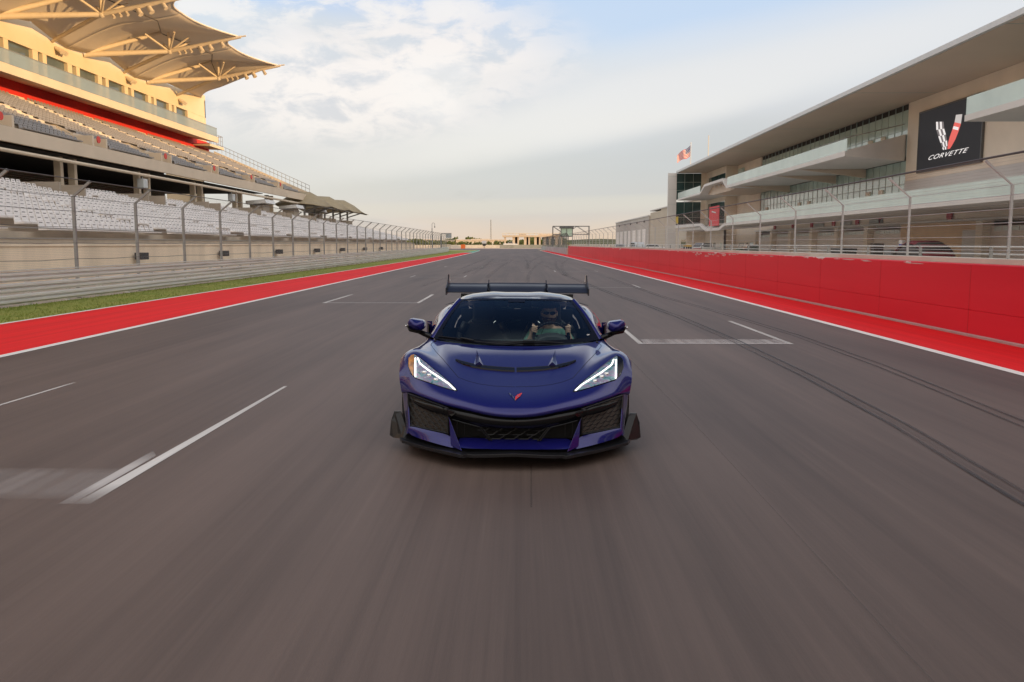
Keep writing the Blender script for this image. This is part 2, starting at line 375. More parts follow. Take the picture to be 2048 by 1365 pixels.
mark([(1.62, 3), (1.65, 8), (1.60, 13), (1.45, 30)], .008, M_RUB2)
mark([(.06, 5.4), (.07, 6.5)], .012, M_RUB2)
rs = random.Random(3)
for k in range(11):
    x0 = rs.uniform(-4.5, 2.5); y0 = rs.uniform(34, 60); c = rs.uniform(-2.6, 3.2); ln = rs.uniform(30, 60)
    mark([(x0+c*(t/8.0)**1.7, y0+ln*t/8.0) for t in range(9)], rs.uniform(.16, .28), M_RUB3, .006+k*.0004)

# ---------------------------------------------------------------- guardrail and verge on the left
M_GALV = mat('galvanised_steel', (.72, .72, .70), .42, metal=.25, var=.10, scale=1.5, stretch=(3, .3, 3))
M_DSTEEL = mat('dark_steel', (.13, .13, .13), .5, metal=.4)
GP = [(-14.0, -30), (-14.0, 10), (-13.98, 22), (-13.85, 41), (-14.1, 75), (-14.55, 110), (-15.2, 150), (-16.0, 185), (-17.6, 200), (-20, 208)]
def at_path(P, y):
    for (x0, y0), (x1, y1) in zip(P[:-1], P[1:]):
        if y <= y1: return x0+(x1-x0)*(y-y0)/(y1-y0)
    return P[-1][0]
gpts = []
for (x0, y0), (x1, y1) in zip(GP[:-1], GP[1:]):
    n = max(1, int((y1-y0)/4)); gpts += [(x0+(x1-x0)*k/n, y0+(y1-y0)*k/n) for k in range(n)]
gpts.append(GP[-1])
rail = empty('guardrail', 'long galvanised steel guardrail of stacked rails beside the left grass verge', 'guardrail', (-14, 22, 0))
def relk(o, root):
    # keep world geometry while parenting to an empty that is moved
    o.parent = root; o.matrix_parent_inverse = Matrix.Translation(Vector(root.location)).inverted()
    return o
WPROF = [(.0, 0), (.0, .025), (.075, .06), (.075, .11), (.0, .14), (.0, .16), (.075, .19), (.075, .24), (0, .265), (.0, .279)]
for k in range(3):
    z0 = .06+k*.305
    b = MB(); b.grid([[(x+px_, y, z0+pz) for px_, pz in WPROF] for x, y in gpts])
    relk(b.build('rail_beam', M_GALV, autos=35), rail)
b = MB()
for k, y in enumerate(range(10, 196, 2)):
    x = at_path(GP, y)
    if k < 92:
        q = MB().box(x-.16, x-.02, y-.05, y+.05, 0, .93)
        relk(q.build('rail_post', M_GALV), rail)
b = MB(); b.grid([[(x-.02, y, .97), (x+.07, y, .985), (x+.07, y, 1.0), (x-.05, y, 1.0)] for x, y in gpts]); relk(b.build('top_cap', M_GALV, autos=35), rail)

M_GRASS = mat('grass_verge', (.15, .20, .018), .9, var=.3, scale=1.2, col2=(.26, .25, .05), bump=.5, bscale=60)
gl = [(x+.02, y) for x, y in gpts if y <= 206]
vg = MB(); vg.grid([[(x, y, .0) for x, y in gl], [((x+ -11.3)/2, y, .02) for x, y in gl], [(at_path(list(zip([s-.125 for s in SO], LY[:7])), min(y, 214)) if y < 214 else -11.7, y, .002) for x, y in gl]])
tag(vg.build('grass_verge', M_GRASS), kind='structure')
sheet('dry_grass', [(-60, 206), (-11.75, 206.1), (-12.3, 236), (-60, 236)], .001, mat('dry_grass', (.30, .29, .10), .95, var=.25, scale=.3))
# blades of grass: countless, one object
g = MB(); rg = random.Random(5)
for k in range(15000):
    y = 13+ (rg.random()**2)*60; x = rg.uniform(at_path(GP, y)+.08, -11.35); h = rg.uniform(.025, .075); a = rg.uniform(0, 6.28)
    dx = math.cos(a)*.006; dy = math.sin(a)*.02; lx = rg.uniform(-.03, .03)
    g.add([(x-dx, y-dy, .0), (x+dx, y+dy, .0), (x+lx, y+rg.uniform(-.03, .03), h)], [(0, 1, 2)])
tag(g.build('grass', mat('grass_blades', (.12, .19, .016), .8, var=.3, scale=.6, col2=(.24, .25, .05)), recalc=False), kind='stuff', label='short green grass growing on the verge before the guardrail', cat='grass')

# ---------------------------------------------------------------- left catch fence
def mesh_mat(name, sx, sy, col, wire=.10, axis='Y'):
    m = bpy.data.materials.new(name); m.use_nodes = True; t, b = pnodes(m)
    b.inputs['Base Color'].default_value = col+(1,); b.inputs['Roughness'].default_value = .5; b.inputs['Metallic'].default_value = .4
    tcn = t.nodes.new('ShaderNodeTexCoord'); s = t.nodes.new('ShaderNodeSeparateXYZ'); t.links.new(tcn.outputs['Object'], s.inputs[0])
    outs = []
    for sock, f in ((s.outputs[axis], sx), (s.outputs['Z'], sy)):
        a = t.nodes.new('ShaderNodeMath'); a.operation = 'MULTIPLY'; a.inputs[1].default_value = f; t.links.new(sock, a.inputs[0])
        c = t.nodes.new('ShaderNodeMath'); c.operation = 'FRACT'; t.links.new(a.outputs[0], c.inputs[0])
        d = t.nodes.new('ShaderNodeMath'); d.operation = 'LESS_THAN'; d.inputs[1].default_value = wire; t.links.new(c.outputs[0], d.inputs[0]); outs.append(d.outputs[0])
    mxx = t.nodes.new('ShaderNodeMath'); mxx.operation = 'MAXIMUM'; t.links.new(outs[0], mxx.inputs[0]); t.links.new(outs[1], mxx.inputs[1])
    t.links.new(mxx.outputs[0], b.inputs['Alpha']); return m
M_WIRE = mesh_mat('wire_mesh', 20, 20, (.30, .30, .29), .065)
M_POST = mat('fence_post_steel', (.30, .30, .29), .5, metal=.3, var=.1)
M_CABLE = mat('steel_cable', (.10, .09, .09), .5, metal=.3)
fence = empty('catch_fence', 'tall catch fence with cranked posts and cables behind the left guardrail', 'catch fence', (-14.2, 22, 0))
ys = [9.9+4.3*k for k in range(41)]
pts_b = []
for y in ys:
    x = at_path(GP, y)-.30
    q = MB().box(x-.045, x+.045, y-.04, y+.04, 0, 3.2)
    q.prism([(x-.045, 3.2), (x+.045, 3.2), (x+.60, 3.64), (x+.56, 3.71)], 'y', y-.035, y+.035)
    relk(q.build('fence_post', M_POST), fence); pts_b.append((x, y))
w = MB(); w.grid([[(x+.07, y, z) for z in (.9, 3.2)]+[(x+.6, y, 3.66)] for x, y in pts_b])
wm = relk(w.build('wire_mesh', M_WIRE), fence)
for k, z in enumerate((1.25, 1.75, 2.25, 2.75, 3.2)):
    q = MB()
    for (xa, ya), (xb, yb) in zip(pts_b[:-1], pts_b[1:]):
        mid = ((xa+xb)/2+.08, (ya+yb)/2, z-.03); q.tube((xa+.08, ya, z), mid, .008, 5, caps=False); q.tube(mid, (xb+.08, yb, z), .008, 5, caps=False)
    relk(q.build('fence_cable', M_CABLE), fence)
q = MB()
for (xa, ya), (xb, yb) in zip(pts_b[:-1], pts_b[1:]): q.tube((xa+.6, ya, 3.68), (xb+.6, yb, 3.68), .016, 5, caps=False)
relk(q.build('fence_cable', M_CABLE), fence)

# ---------------------------------------------------------------- grandstand
M_BEIGE = mat('beige_wall', (.66, .56, .43), .8, var=.06, scale=.4, bump=.05)
M_RWALL = mat('retaining_wall', (.86, .71, .53), .85, var=.16, scale=.35, stretch=(1, 1.6, .15), bump=.1)
M_TAN = mat('tan_steel', (.66, .56, .42), .55, var=.06)
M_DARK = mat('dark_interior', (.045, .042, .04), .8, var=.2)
M_REDW = mat('red_wall', (.62, .035, .025), .7, var=.06)
M_SEAT = mat('seat_plastic', (.80, .76, .73), .5, var=.10, scale=.7)
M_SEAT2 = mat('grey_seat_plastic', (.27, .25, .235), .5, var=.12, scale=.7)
M_ROWSHADE = mat('row_shade', (.16, .15, .14), .8)  # dark dash colour, imitates the shade lines between seat rows
M_STEP = mat('stepped_concrete', (.48, .41, .32), .9, var=.14, scale=.8)
M_SIGN = mat('red_sign', (.70, .06, .04), .5)
M_WGLASS = mat('tinted_glass', (.10, .13, .14), .06, var=.3, scale=.3, spec=.8)
M_BGLASS = mat('balcony_glass', (.30, .38, .42), .10, var=.1, scale=.4, alpha=.62)
M_RAILM = mat('handrail_steel', (.30, .29, .27), .45, metal=.3)
GS = empty('grandstand', 'large two tier grandstand with grey seats and tent canopies left of the track', 'grandstand', (-30, 60, 0))
GY0, GY1 = -20.0, 127.0; LE = 141.0
def gs(b, name, m, **k): return relk(b.build(name, m, **k), GS)
gs(MB().box(-18.3, -18.0, GY0, LE, 0, 1.62).box(-18.3, -17.95, GY0, LE, 1.62, 1.72), 'retaining_wall', M_RWALL, bevel=.01)
# lower tier steps
ROWS = [(-18.9-.95*k, 1.95+.245*k) for k in range(13)]
def steps(rows, dx, y0, y1, base):
    pr = [(rows[0][0]+dx*.5, base)]
    for x, z in rows: pr += [(x+dx*.5, z), (x-dx*.5, z)]
    pr += [(rows[-1][0]-dx*.5, base)]
    return MB().prism(pr, 'y', y0, y1)
gs(steps(ROWS, .95, GY0, LE, 0), 'lower_tier', M_STEP)
gs(MB().box(-31.6, -31.2, GY0, LE, 0, 5.35).box(-46, -31.6, GY0, LE, 0, 4.9), 'concourse_wall', M_CONC)
gs(MB().box(-18.42, -18.38, GY0, LE, 1.9, 1.94).box(-18.42, -18.38, GY0, LE, 2.3, 2.34), 'front_rail', M_RAILM)
# upper tier
UR = [(-32.6-.86*k, 8.85+.38*k) for k in range(16)]
pr = [(-32.0, 8.02), (-32.0, 8.85)]
for x, z in UR: pr += [(x+.43, z), (x-.43, z)]
pr += [(-46.2, 14.5), (-46.2, 13.5)]
gs(MB().prism(pr, 'y', GY0, GY1), 'upper_tier', M_STEP)
gs(MB().box(-31.997, -31.75, GY0, GY1+.3, 7.98, 8.92), 'fascia_beam', M_BEIGE, bevel=.02)
gs(MB().tube((-31.8, GY0, 7.45), (-31.8, 120, 7.45), .13, 8), 'service_pipe', M_TAN, autos=40)
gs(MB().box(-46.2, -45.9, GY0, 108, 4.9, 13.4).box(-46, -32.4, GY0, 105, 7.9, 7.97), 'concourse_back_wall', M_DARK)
# end wall of the upper tier
gs(MB().prism([(-31.9, 8.0), (-31.9, 9.3), (-46.2, 15.5), (-46.2, 13.6)], 'y', GY1, GY1+.25), 'end_wall', M_BEIGE)
sec = 12.45; s0 = 51.6-sec*6
# columns
ci = 0
for k in range(12):
    y = s0+sec*k+ sec*.62
    if y > 125: continue
    for d in (0, 1.9):
        if y+d > 12: gs(MB().box(-33.4, -32.9, y+d-.2, y+d+.2, 4.9, 7.98), 'column', M_TAN, bevel=.02)
# seats
def seat_geo(b, x, y, z, m=0, w=.50, slot=True, m2=1):
    h = w/2
    b.add([(x+.20, y-h, z+.40), (x+.20, y+h, z+.40), (x-.16, y+h, z+.37), (x-.16, y-h, z+.37),
           (x-.27, y+h*.74, z+.70), (x-.27, y-h*.74, z+.70),
           (x+.20, y-h, z+.32), (x+.20, y+h, z+.32), (x-.20, y+h, z+.30), (x-.20, y-h, z+.30)],
          [(0, 1, 2, 3), (3, 2, 4, 5), (0, 6, 7, 1), (8, 9, 5, 4), (0, 3, 9, 6), (1, 7, 8, 2), (6, 9, 8, 7), (3, 5, 9), (2, 8, 4)], m)
    if slot: b.add([(x-.225, y-.12, z+.56), (x-.225, y+.12, z+.56), (x-.245, y+.12, z+.63), (x-.245, y-.12, z+.63)], [(0, 1, 2, 3)], m2)  # added dark dash on the back, so the rows read apart
def aisle(y, base, p, wd):
    t = (y-base) % p
    return t < wd
rest = MB(); near = []
for i, (x, z) in enumerate(ROWS):
    y = 8.0
    while y < LE-.6:
        y += .53
        if aisle(y, s0+3.2, sec, 1.2): continue
        if i >= 9 and aisle(y, s0-1.5, sec, 4.0): continue
        if i < 2 and aisle(y, s0+2.5, sec*2, 2.6): continue
        near.append((x, y, z, 0))
# largest in the picture: nearest rows that the frame shows
vis = [s for s in near if 20.0 < s[1] and -s[0]*1700/ s[1] < 1040]
vis.sort(key=lambda s: s[0]**2+s[1]**2)
chosen = set(vis[:100])
for s in near:
    if s in chosen: gs((lambda b: (seat_geo(b, s[0], s[1], s[2]), b)[1])(MB()), 'seat', [M_SEAT, M_ROWSHADE])
    else: seat_geo(rest, s[0], s[1], s[2], 0, m2=2)
for i, (x, z) in enumerate(UR[:-1]):
    y = 12.0
    while y < GY1-.7:
        y += .53
        if aisle(y, s0-2.7, sec, 2.6): continue
        if i < 5 and aisle(y, s0-.2, sec, 2.6): continue
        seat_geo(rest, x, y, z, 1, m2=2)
tag(gs(rest, 'seat', [M_SEAT, M_SEAT2, M_ROWSHADE], recalc=False), kind='stuff')
# vomitory ramps, round red section signs
for k in range(14):
    y = s0+sec*k
    if 18 < y < GY1-2:
        b = MB(); b.prism([(-32.9, 8.8), (-32.9, 9.95), (-34.6, 9.95), (-39.3, 12.2), (-39.3, 11.6), (-34.6, 9.0)], 'y', y-.15, y+.15)
        b.prism([(-32.9, 8.8), (-32.9, 9.95), (-34.6, 9.95), (-39.3, 12.2), (-39.3, 11.6), (-34.6, 9.0)], 'y', y+2.0, y+2.25)
        b.box(-34.7, -34.5, y+.15, y+2.0, 9.0, 10.2)
        gs(b, 'vomitory_wall', M_BEIGE)
        b = MB(); b.tube((-32.86, y+.7, 9.72), (-32.8, y+.7, 9.72), .27, 20)
        gs(b, 'section_sign', M_SIGN)
        b = MB()
        for x, z in UR[4:]: b.box(x-.42, x+.42, y-2.6, y-.15, z-.1, z+.28)
        gs(b, 'aisle_stair', M_BEIGE)
    if 18 < y < LE-2:
        b = MB().tube((-31.15, y+.2, 5.05), (-31.08, y+.2, 5.05), .33, 20); gs(b, 'section_sign', M_SIGN)
        b = MB().box(-31.2, -28.4, y-1.1, y-.9, 3.9, 5.5).box(-31.2, -28.4, y+1.9, y+2.1, 3.9, 5.5); gs(b, 'vomitory_wall', M_CONC)
# back wall, balcony and suites
gs(MB().box(-46.2, -45.5, GY0, 123.2, 14.4, 16.25), 'red_back_wall', M_REDW)
gs(MB().prism([(-42.0, 15.54), (-42.0, 16.3), (-46.2, 16.3), (-46.2, 16.25), (-45.6, 16.2)], 'y', GY0, 117.2), 'balcony_slab', M_BEIGE)
gs(MB().prism([(-43.2, 15.15), (-43.2, 15.5), (-46.2, 15.5), (-46.2, 15.3)], 'y', 117.2, 122.8), 'balcony_slab', M_BEIGE)
gs(MB().box(-42.12, -42.08, GY0, 117.0, 16.35, 17.45), 'balcony_glass', M_BGLASS)
gs(MB().box(-42.14, -42.06, GY0, 117.0, 17.45, 17.50), 'handrail', M_RAILM)
b = MB()
for k in range(8): b.tube((-43.3, 117.3+.75*k, 15.5), (-43.3, 117.3+.75*k, 17.0), .03, 5)
b.tube((-43.3, 117.3, 17.0), (-43.3, 122.7, 17.0), .035, 5).tube((-43.3, 117.3, 16.3), (-43.3, 122.7, 16.3), .025, 5).tube((-43.3, 122.7, 17.0), (-46, 122.7, 17.0), .035, 5)
for x in (-44.2, -45.1): b.tube((x, 122.7, 15.5), (x, 122.7, 17.0), .03, 5)
gs(b, 'handrail', M_RAILM)
M_UPW = mat('cream_render', (.72, .60, .42), .8, var=.04, scale=.4)
gs(MB().box(-46.6, -46.0, GY0, 123.7, 19.85, 22.3).box(-46.6, -46.02, GY0, 123.7, 16.3, 16.5).prism([(-46.6, 22.3), (-46.0, 22.3), (-46.0, 23.0), (-46.6, 23.0)], 'y', 114, 123.7), 'suite_wall', M_UPW)
gs(MB().box(-46.6, -46.0, 123.4, 123.7, 15.3, 22.3).box(-52, -46.61, 123.3, 123.7, 4.9, 22.9), 'end_wall', M_UPW)
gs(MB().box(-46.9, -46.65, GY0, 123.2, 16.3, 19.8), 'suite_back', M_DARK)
y = 24.0; k = 0
while y < 116:
    # pier, narrow door, pier, wide window
    gs(MB().box(-46.5, -46.03, y, y+.9, 16.5, 19.85).box(-46.5, -46.03, y+1.7, y+2.4, 16.5, 19.85), 'suite_pier', M_UPW)
    gs(MB().box(-46.45, -46.38, y+.9, y+1.7, 16.5, 19.85), 'suite_door', M_WGLASS)
    gs(MB().box(-46.45, -46.38, y+2.4, y+6.2, 16.5, 19.85), 'suite_window', M_WGLASS)
    y += 6.2; k += 1
gs(MB().box(-46.5, -46.03, y, 123.4, 16.5, 19.85), 'suite_pier', M_UPW)
# rail climbing along the far end of the tier
b = MB(); P0 = Vector((-32.0, GY1+.1, 9.3)); P1 = Vector((-45.6, GY1+.1, 15.4))
for t in range(24):
    p = P0.lerp(P1, t/23); b.tube(p, p+Vector((0, 0, 1.1)), .03, 5)
for h in (.55, 1.1): b.tube(P0+Vector((0, 0, h)), P1+Vector((0, 0, h)), .035, 5)
gs(b, 'end_rail', M_RAILM)
# hanging speakers under the tier
for y in (70.0, 92.0, 48.5):
    gs(MB().obox((-31.9, y, 6.75), (.55, .8, .75)).tube((-31.9, y, 7.1), (-31.9, y, 7.5), .04, 6), 'loudspeaker', mat('pale_grey_box', (.55, .58, .58), .5), bevel=.03)
# tensile canopies
def canopy_mat():
    m = mat('canopy_membrane', (.72, .65, .57), .75, var=.05, scale=.3)
    t, b = pnodes(m)
    tr = t.nodes.new('ShaderNodeBsdfTranslucent'); tr.inputs[0].default_value = (.60, .52, .42, 1)
    mx = t.nodes.new('ShaderNodeMixShader'); mx.inputs[0].default_value = .28
    o = [n for n in t.nodes if n.type == 'OUTPUT_MATERIAL'][0]
    t.links.new(b.outputs[0], mx.inputs[1]); t.links.new(tr.outputs[0], mx.inputs[2]); t.links.new(mx.outputs[0], o.inputs[0]); return m
M_CAN = canopy_mat()
def lerp(a, b, t): return a+(b-a)*t
def ridge(v):
    x = lerp(-31.1, -45.2, v)
    z = 24.2+(.7*math.sin(min(v/.6, 1)*math.pi/2) if v < .6 else .7-2.9*((v-.6)/.4)**1.6)
    return x, z
def valley(v):
    x = lerp(-34.2, -46.0, v)
    return x, (24.7-2.6*v**.7*0.62 if v < .5 else 24.7-2.6*.5**.7*.62-(2.4)*((v-.5)/.5)**1.3)
for ui, yc in enumerate((108.5, 93.4, 78.3, 63.2, 48.1, 33.0)):
    last = ui == 0
    P = []
    na, nv = 24, 16
    for ia in range(na+1):
        a = ia/na*2-1; w = abs(a); row = []
        for iv in range(nv+1):
            v = iv/nv; rx, rz = ridge(v)
            if a > 0 and last:
                ex = lerp(-31.1, -46.2, v); ey = yc+14.2*v**2.6; ez = 24.2-3.6*math.sin(math.pi*min(v*.75, .5))*.62+ (1.2*max(0, v-.55))
                s = w
                row.append((lerp(rx, ex, s), lerp(yc, ey, s), lerp(rz, ez, 1-(1-s)**1.3)))
            else:
                vx, vz = valley(v)
                fx = -31.1-3.1*(1-(1-w)**2.1); bx = lerp(-45.2, -46.0, w)
                x = lerp(fx, bx, v)
                s = 1-(1-w)**1.25
                row.append((x, yc+7.55*a, lerp(rz, vz, s)))
        P.append(row)
    cm = MB().grid(P).build('canopy_membrane', M_CAN, smooth=True, solid=.05); relk(cm, GS)
    H = Vector((-38.6, yc, 22.6)); tip = Vector((-30.7, yc, 24.12))
    gs(MB().tube(H, tip, .24, 10, r1=.16).tube(tip+Vector((-.3, 0, -.0)), tip+Vector((.55, 0, .1)), .08, 6), 'canopy_beam', M_TAN, autos=40)
    gs(MB().tube((-46.0, yc-4.1, 21.4), H, .30, 10, r1=.24), 'canopy_beam', M_TAN, autos=40)
    gs(MB().tube((-46.0, yc+5.0, 21.4), H, .20, 10), 'canopy_beam', M_TAN, autos=40)
    gs(MB().tube((-46.0, yc-4.1, 21.5), (-39.4, yc, 24.6), .26, 10, r1=.2), 'canopy_beam', M_TAN, autos=40)
    b = MB()
    for dx, dy, dz, r in ((1.5, -2.2, 1.5, .11), (1.5, 2.2, 1.5, .11), (-1.6, 2.4, 1.3, .11), (-1.6, -2.4, 1.3, .11), (.0, 0, 2.0, .16), (2.2, 0, 1.5, .1)):
        b.tube(H, H+Vector((dx, dy, dz)), r, 8)
    b.ball(H, .34, 10, 6)
    gs(b, 'canopy_strut', M_TAN, autos=40)
    gs(MB().tube((-39.4, yc, 24.5), (-36.6, yc+7.55, 23.9), .05, 6).tube((-36.6, yc+7.55, 23.9), (-39.4, yc+15.1, 24.5), .05, 6) if not last else MB().tube((-39.4, yc, 24.5), H, .05, 6), 'canopy_cable', M_CABLE)
    b = MB()
    for s in range(25):
        pass
    # rope edge of the membrane
    edge = [r[0] for r in P]
    gs(MB().path(edge, .09, 6), 'canopy_edge', mat('pale_edge', (.72, .64, .55), .6) if ui == 0 else bpy.data.materials['pale_edge'])
    for t, sz in ((.12, .22), (.2, .22), (.28, .24), (.42, .42), (.55, .42), (.72, .34)):
        p = H.lerp(tip, t); q = MB().tube(p+Vector((.05, 0, -.2)), p+Vector((.2+sz*.4, -.1, -.3-sz)), sz*.5, 10, r1=sz*.62).tube(p, p+Vector((.05, 0, -.35)), .04, 5)
        gs(q, 'floodlight', M_TAN, autos=40)
    q = MB()
    for d in (0, .45, .9): q.tube((-45.9, yc+5.4+d, 20.9), (-45.3, yc+5.4+d, 20.4), .16, 8, r1=.24)
    gs(q, 'floodlight', M_TAN, autos=40)
GS.location.y += 2.0
# black lamps along the retaining wall
for k, y in enumerate((39.5, 50.5, 62, 73.5, 84, 96, 107)):
    b = MB().obox((-17.7, y, 1.15), (.35, .75, .32)).box(-18.0, -17.7, y-.05, y+.05, 1.1, 1.2)
    o = b.build('loudspeaker_box', M_DARK, bevel=.02)
    tag(o, ['first', 'second', 'third', 'fourth', 'fifth', 'sixth', 'farthest'][k]+' black box on the beige retaining wall, counted from the left edge of the photo', 'speaker box', 'black boxes along the retaining wall')
# small canopies over the far lower seats
M_CAN2 = mat('tan_canopy', (.33, .27, .17), .75, var=.08)
for k, (y, nm) in enumerate(((127, 'largest and nearest'), (139.5, 'middle one'), (151, 'smallest and farthest'))):
    t = empty('shade_canopy', nm+' of three tan tent roofs at the far end of the grandstand', 'canopy', (-32.3, y, 3.35), group='tan tent roofs past the grandstand')
    P = []
    for i in range(9):
        a = i/4-1
        P.append([(x*.9, 5.6*a, 4.0+dz*.7+ (2.0*(1-abs(a))**1.6)*s) for x, dz, s in ((4.6, -.5, .1), (3, -.15, .55), (1, .1, .95), (-1, .1, 1.0), (-3, 0, .6), (-5, -.3, .2))])
    MB().grid(P).build('membrane', M_CAN2, t, smooth=True, solid=.06)
    for dy in (-4, 2): MB().tube((1, dy, 0), (1, dy, 4.0), .16, 8).tube((1, dy, 3.0), (3.6, dy, 3.8), .1, 6).build('post', M_POST, t)
    MB().tube((3.8, -5.5, 3.6), (3.8, 5.5, 3.6), .07, 6).build('edge_beam', M_POST, t)
gs(MB().box(-33, -31.3, LE, 172, 0, 4.9).prism([(-18.5, 0), (-18.5, 1.4), (-31.3, 4.4), (-31.3, 0)], 'y', LE, 142), 'end_block', M_CONC)
for k, y in enumerate((104.0, 118.0, 132.0)):
    t = empty('kiosk', ['nearest', 'middle', 'farthest'][k]+' of the small white roofed huts at the top of the lower seats', 'hut', (-31.9, y, 4.9), group='white roofed huts on the concourse')
    MB().box(-.8, .8, -1.3, 1.3, 0, 1.5).build('walls', M_CONC, t)
    MB().prism([(-1.1, 1.5), (1.4, 1.65), (1.2, 2.1), (-1.1, 1.9)], 'y', -1.9, 1.9).build('roof', mat('white_roof', (.7, .7, .68), .5) if k == 0 else bpy.data.materials['white_roof'], t)
# ---------------------------------------------------------------- red pit wall
M_PITRED = mat('pit_wall_red', (.62, .010, .026), .5, spec=.25, var=.14, scale=.5, stretch=(1, .25, 2), col2=(.70, .018, .036))
def worn_top():
    # white chips of bare paint along the top band of the wall
    t, b = pnodes(M_PITRED)
    tcn = t.nodes.new('ShaderNodeTexCoord'); mp = t.nodes.new('ShaderNodeMapping'); mp.inputs['Scale'].default_value = (1, .9, 4)
    t.links.new(tcn.outputs['Object'], mp.inputs[0])
    z = t.nodes.new('ShaderNodeTexNoise'); z.inputs['Scale'].default_value = .8; z.inputs['Detail'].default_value = 6; z.inputs['Roughness'].default_value = .62
    t.links.new(mp.outputs[0], z.inputs['Vector'])
    s = t.nodes.new('ShaderNodeSeparateXYZ'); t.links.new(tcn.outputs['Object'], s.inputs[0])
    r = t.nodes.new('ShaderNodeMapRange'); r.inputs[1].default_value = 1.0; r.inputs[2].default_value = 1.38; r.inputs[3].default_value = -.30; r.inputs[4].default_value = .03
    t.links.new(s.outputs['Z'], r.inputs[0])
    a = t.nodes.new('ShaderNodeMath'); a.operation = 'ADD'; t.links.new(z.outputs['Fac'], a.inputs[0]); t.links.new(r.outputs[0], a.inputs[1])
    g = t.nodes.new('ShaderNodeMapRange'); g.inputs[1].default_value = .575; g.inputs[2].default_value = .60; t.links.new(a.outputs[0], g.inputs[0])
    old = b.inputs['Base Color'].links[0].from_socket
    mx = t.nodes.new('ShaderNodeMix'); mx.data_type = 'RGBA'; mx.inputs[7].default_value = (.62, .50, .48, 1)
    t.links.new(old, mx.inputs[6]); t.links.new(g.outputs[0], mx.inputs[0]); t.links.new(mx.outputs[2], b.inputs['Base Color'])
worn_top()
PW = empty('pit_wall', 'long smooth red painted pit wall along the right edge of the track', 'wall', (8.4, 20, 0))
def rel(root): return lambda b, name, m, **k: relk(b.build(name, m, **k), root)
pw = rel(PW)
PP = [(8.37, -40), (8.37, 13), (8.35, 31), (8.18, 66), (7.75, 105), (7.3, 136)]
def wallstrip(prof, P):
    return MB().grid([[(x+dx, y, z) for dx, z in prof] for x, y in P])
PF = []
for (x0, y0), (x1, y1) in zip(PP[:-1], PP[1:]):
    n = max(1, int((y1-y0)/4)); PF += [(x0+(x1-x0)*k/n, y0+(y1-y0)*k/n) for k in range(n)]
PF.append(PP[-1])
pw(wallstrip([(0, 0), (0, .48), (.012, .485), (.012, .495), (0, .50), (0, 1.33), (.01, 1.345), (.32, 1.345), (.32, 0)], PF), 'wall_panel', M_PITRED)
pw(wallstrip([(-.05, .0), (-.05, .035), (-.001, .05), (-.001, 0)], PF), 'base_kerb', mat('grey_pink_kerb', (.42, .27, .26), .7))
b = MB()
for y in range(-36, 132, 4):
    x = at_path(PP, y); b.box(x-.004, x+.01, y, y+.012, .06, 1.33)
pw(b, 'panel_joint', mat('joint_red', (.48, .02, .026), .6))
pw(MB().box(7.28, 7.66, 136.0, 136.1, 0, 1.36), 'wall_end', M_PITRED)
rp_ = random.Random(9); b = MB()
for k in range(46):
    y = rp_.choice((rp_.uniform(33, 46), rp_.uniform(35, 41), rp_.uniform(16, 32))); big = 34 < y < 41; z = 1.33-abs(rp_.gauss(0, .10 if big else .02)); x = at_path(PP, y)-.003
    r1, r2 = rp_.uniform(.12, .5), rp_.uniform(.012, .05 if big else .02); n = 9
    b.add([(x, y+r1*math.cos(6.283*i/n)*rp_.uniform(.6, 1), min(1.329, z+r2*math.sin(6.283*i/n)*rp_.uniform(.5, 1))) for i in range(n)], [tuple(range(n))])
pw(b, 'bare_patch', mat('bare_pink', (.62, .40, .38), .8, var=.15, scale=4), recalc=False)
# concrete block wall and rails behind
M_PALEC = mat('pale_concrete', (.56, .52, .45), .85, var=.1, scale=.8)
BW = empty('block_wall', 'pale concrete block wall with pipe rails just behind the red pit wall', 'wall', (8.9, 20, 0))
bw = rel(BW)
bw(wallstrip([(.33, 0), (.33, 1.44), (.95, 1.44), (.95, 0)], PF), 'blocks', M_PALEC)
for z, dx in ((1.66, .9), (1.50, 1.6)):
    bw(MB().path([(x+dx, y, z) for x, y in PF], .016, 6), 'pipe_rail', mat('white_pipe', (.62, .62, .60), .4) if z > 1.6 else bpy.data.materials['white_pipe'])
b = MB()
for y in range(14, 134, 3):
    x = at_path(PP, y); b.box(x+.88, x+.93, y, y+.05, 1.44, 1.66)
bw(b, 'rail_stanchion', M_POST)
# catch fence on the right
F2 = empty('catch_fence', 'tall grey catch fence leaning over the red pit wall on the right', 'catch fence', (8.9, 20, 0))
f2 = rel(F2)
M_WIRE2 = mesh_mat('fine_wire_mesh', 20, 20, (.42, .42, .41), .05)
M_POST2 = mat('light_post_steel', (.46, .455, .45), .45, metal=.3, var=.08)
pb = []
for k in range(33):
    y = 7.6+4.1*k
    if y > 136: break
    x = at_path(PP, y)+.55; pb.append((x, y))
    f2(MB().box(x-.022, x+.022, y-.02, y+.02, 1.34, 2.78).prism([(x-.02, 2.78), (x+.02, 2.78), (x-.50, 3.235), (x-.53, 3.2)], 'y', y-.012, y+.012), 'fence_post', M_POST2)
f2(MB().grid([[(x-.07, y, 1.45), (x-.07, y, 2.78), (x-.55, y, 3.22)] for x, y in pb]), 'wire_mesh', M_WIRE2)
for z in (1.6, 1.85, 2.1, 2.35, 2.6, 2.78): f2(MB().path([(x-.08, y, z) for x, y in pb], .006, 5), 'fence_cable', M_POST2)
f2(MB().path([(x-.54, y, 3.25) for x, y in pb], .020, 6), 'top_cable', M_CABLE)
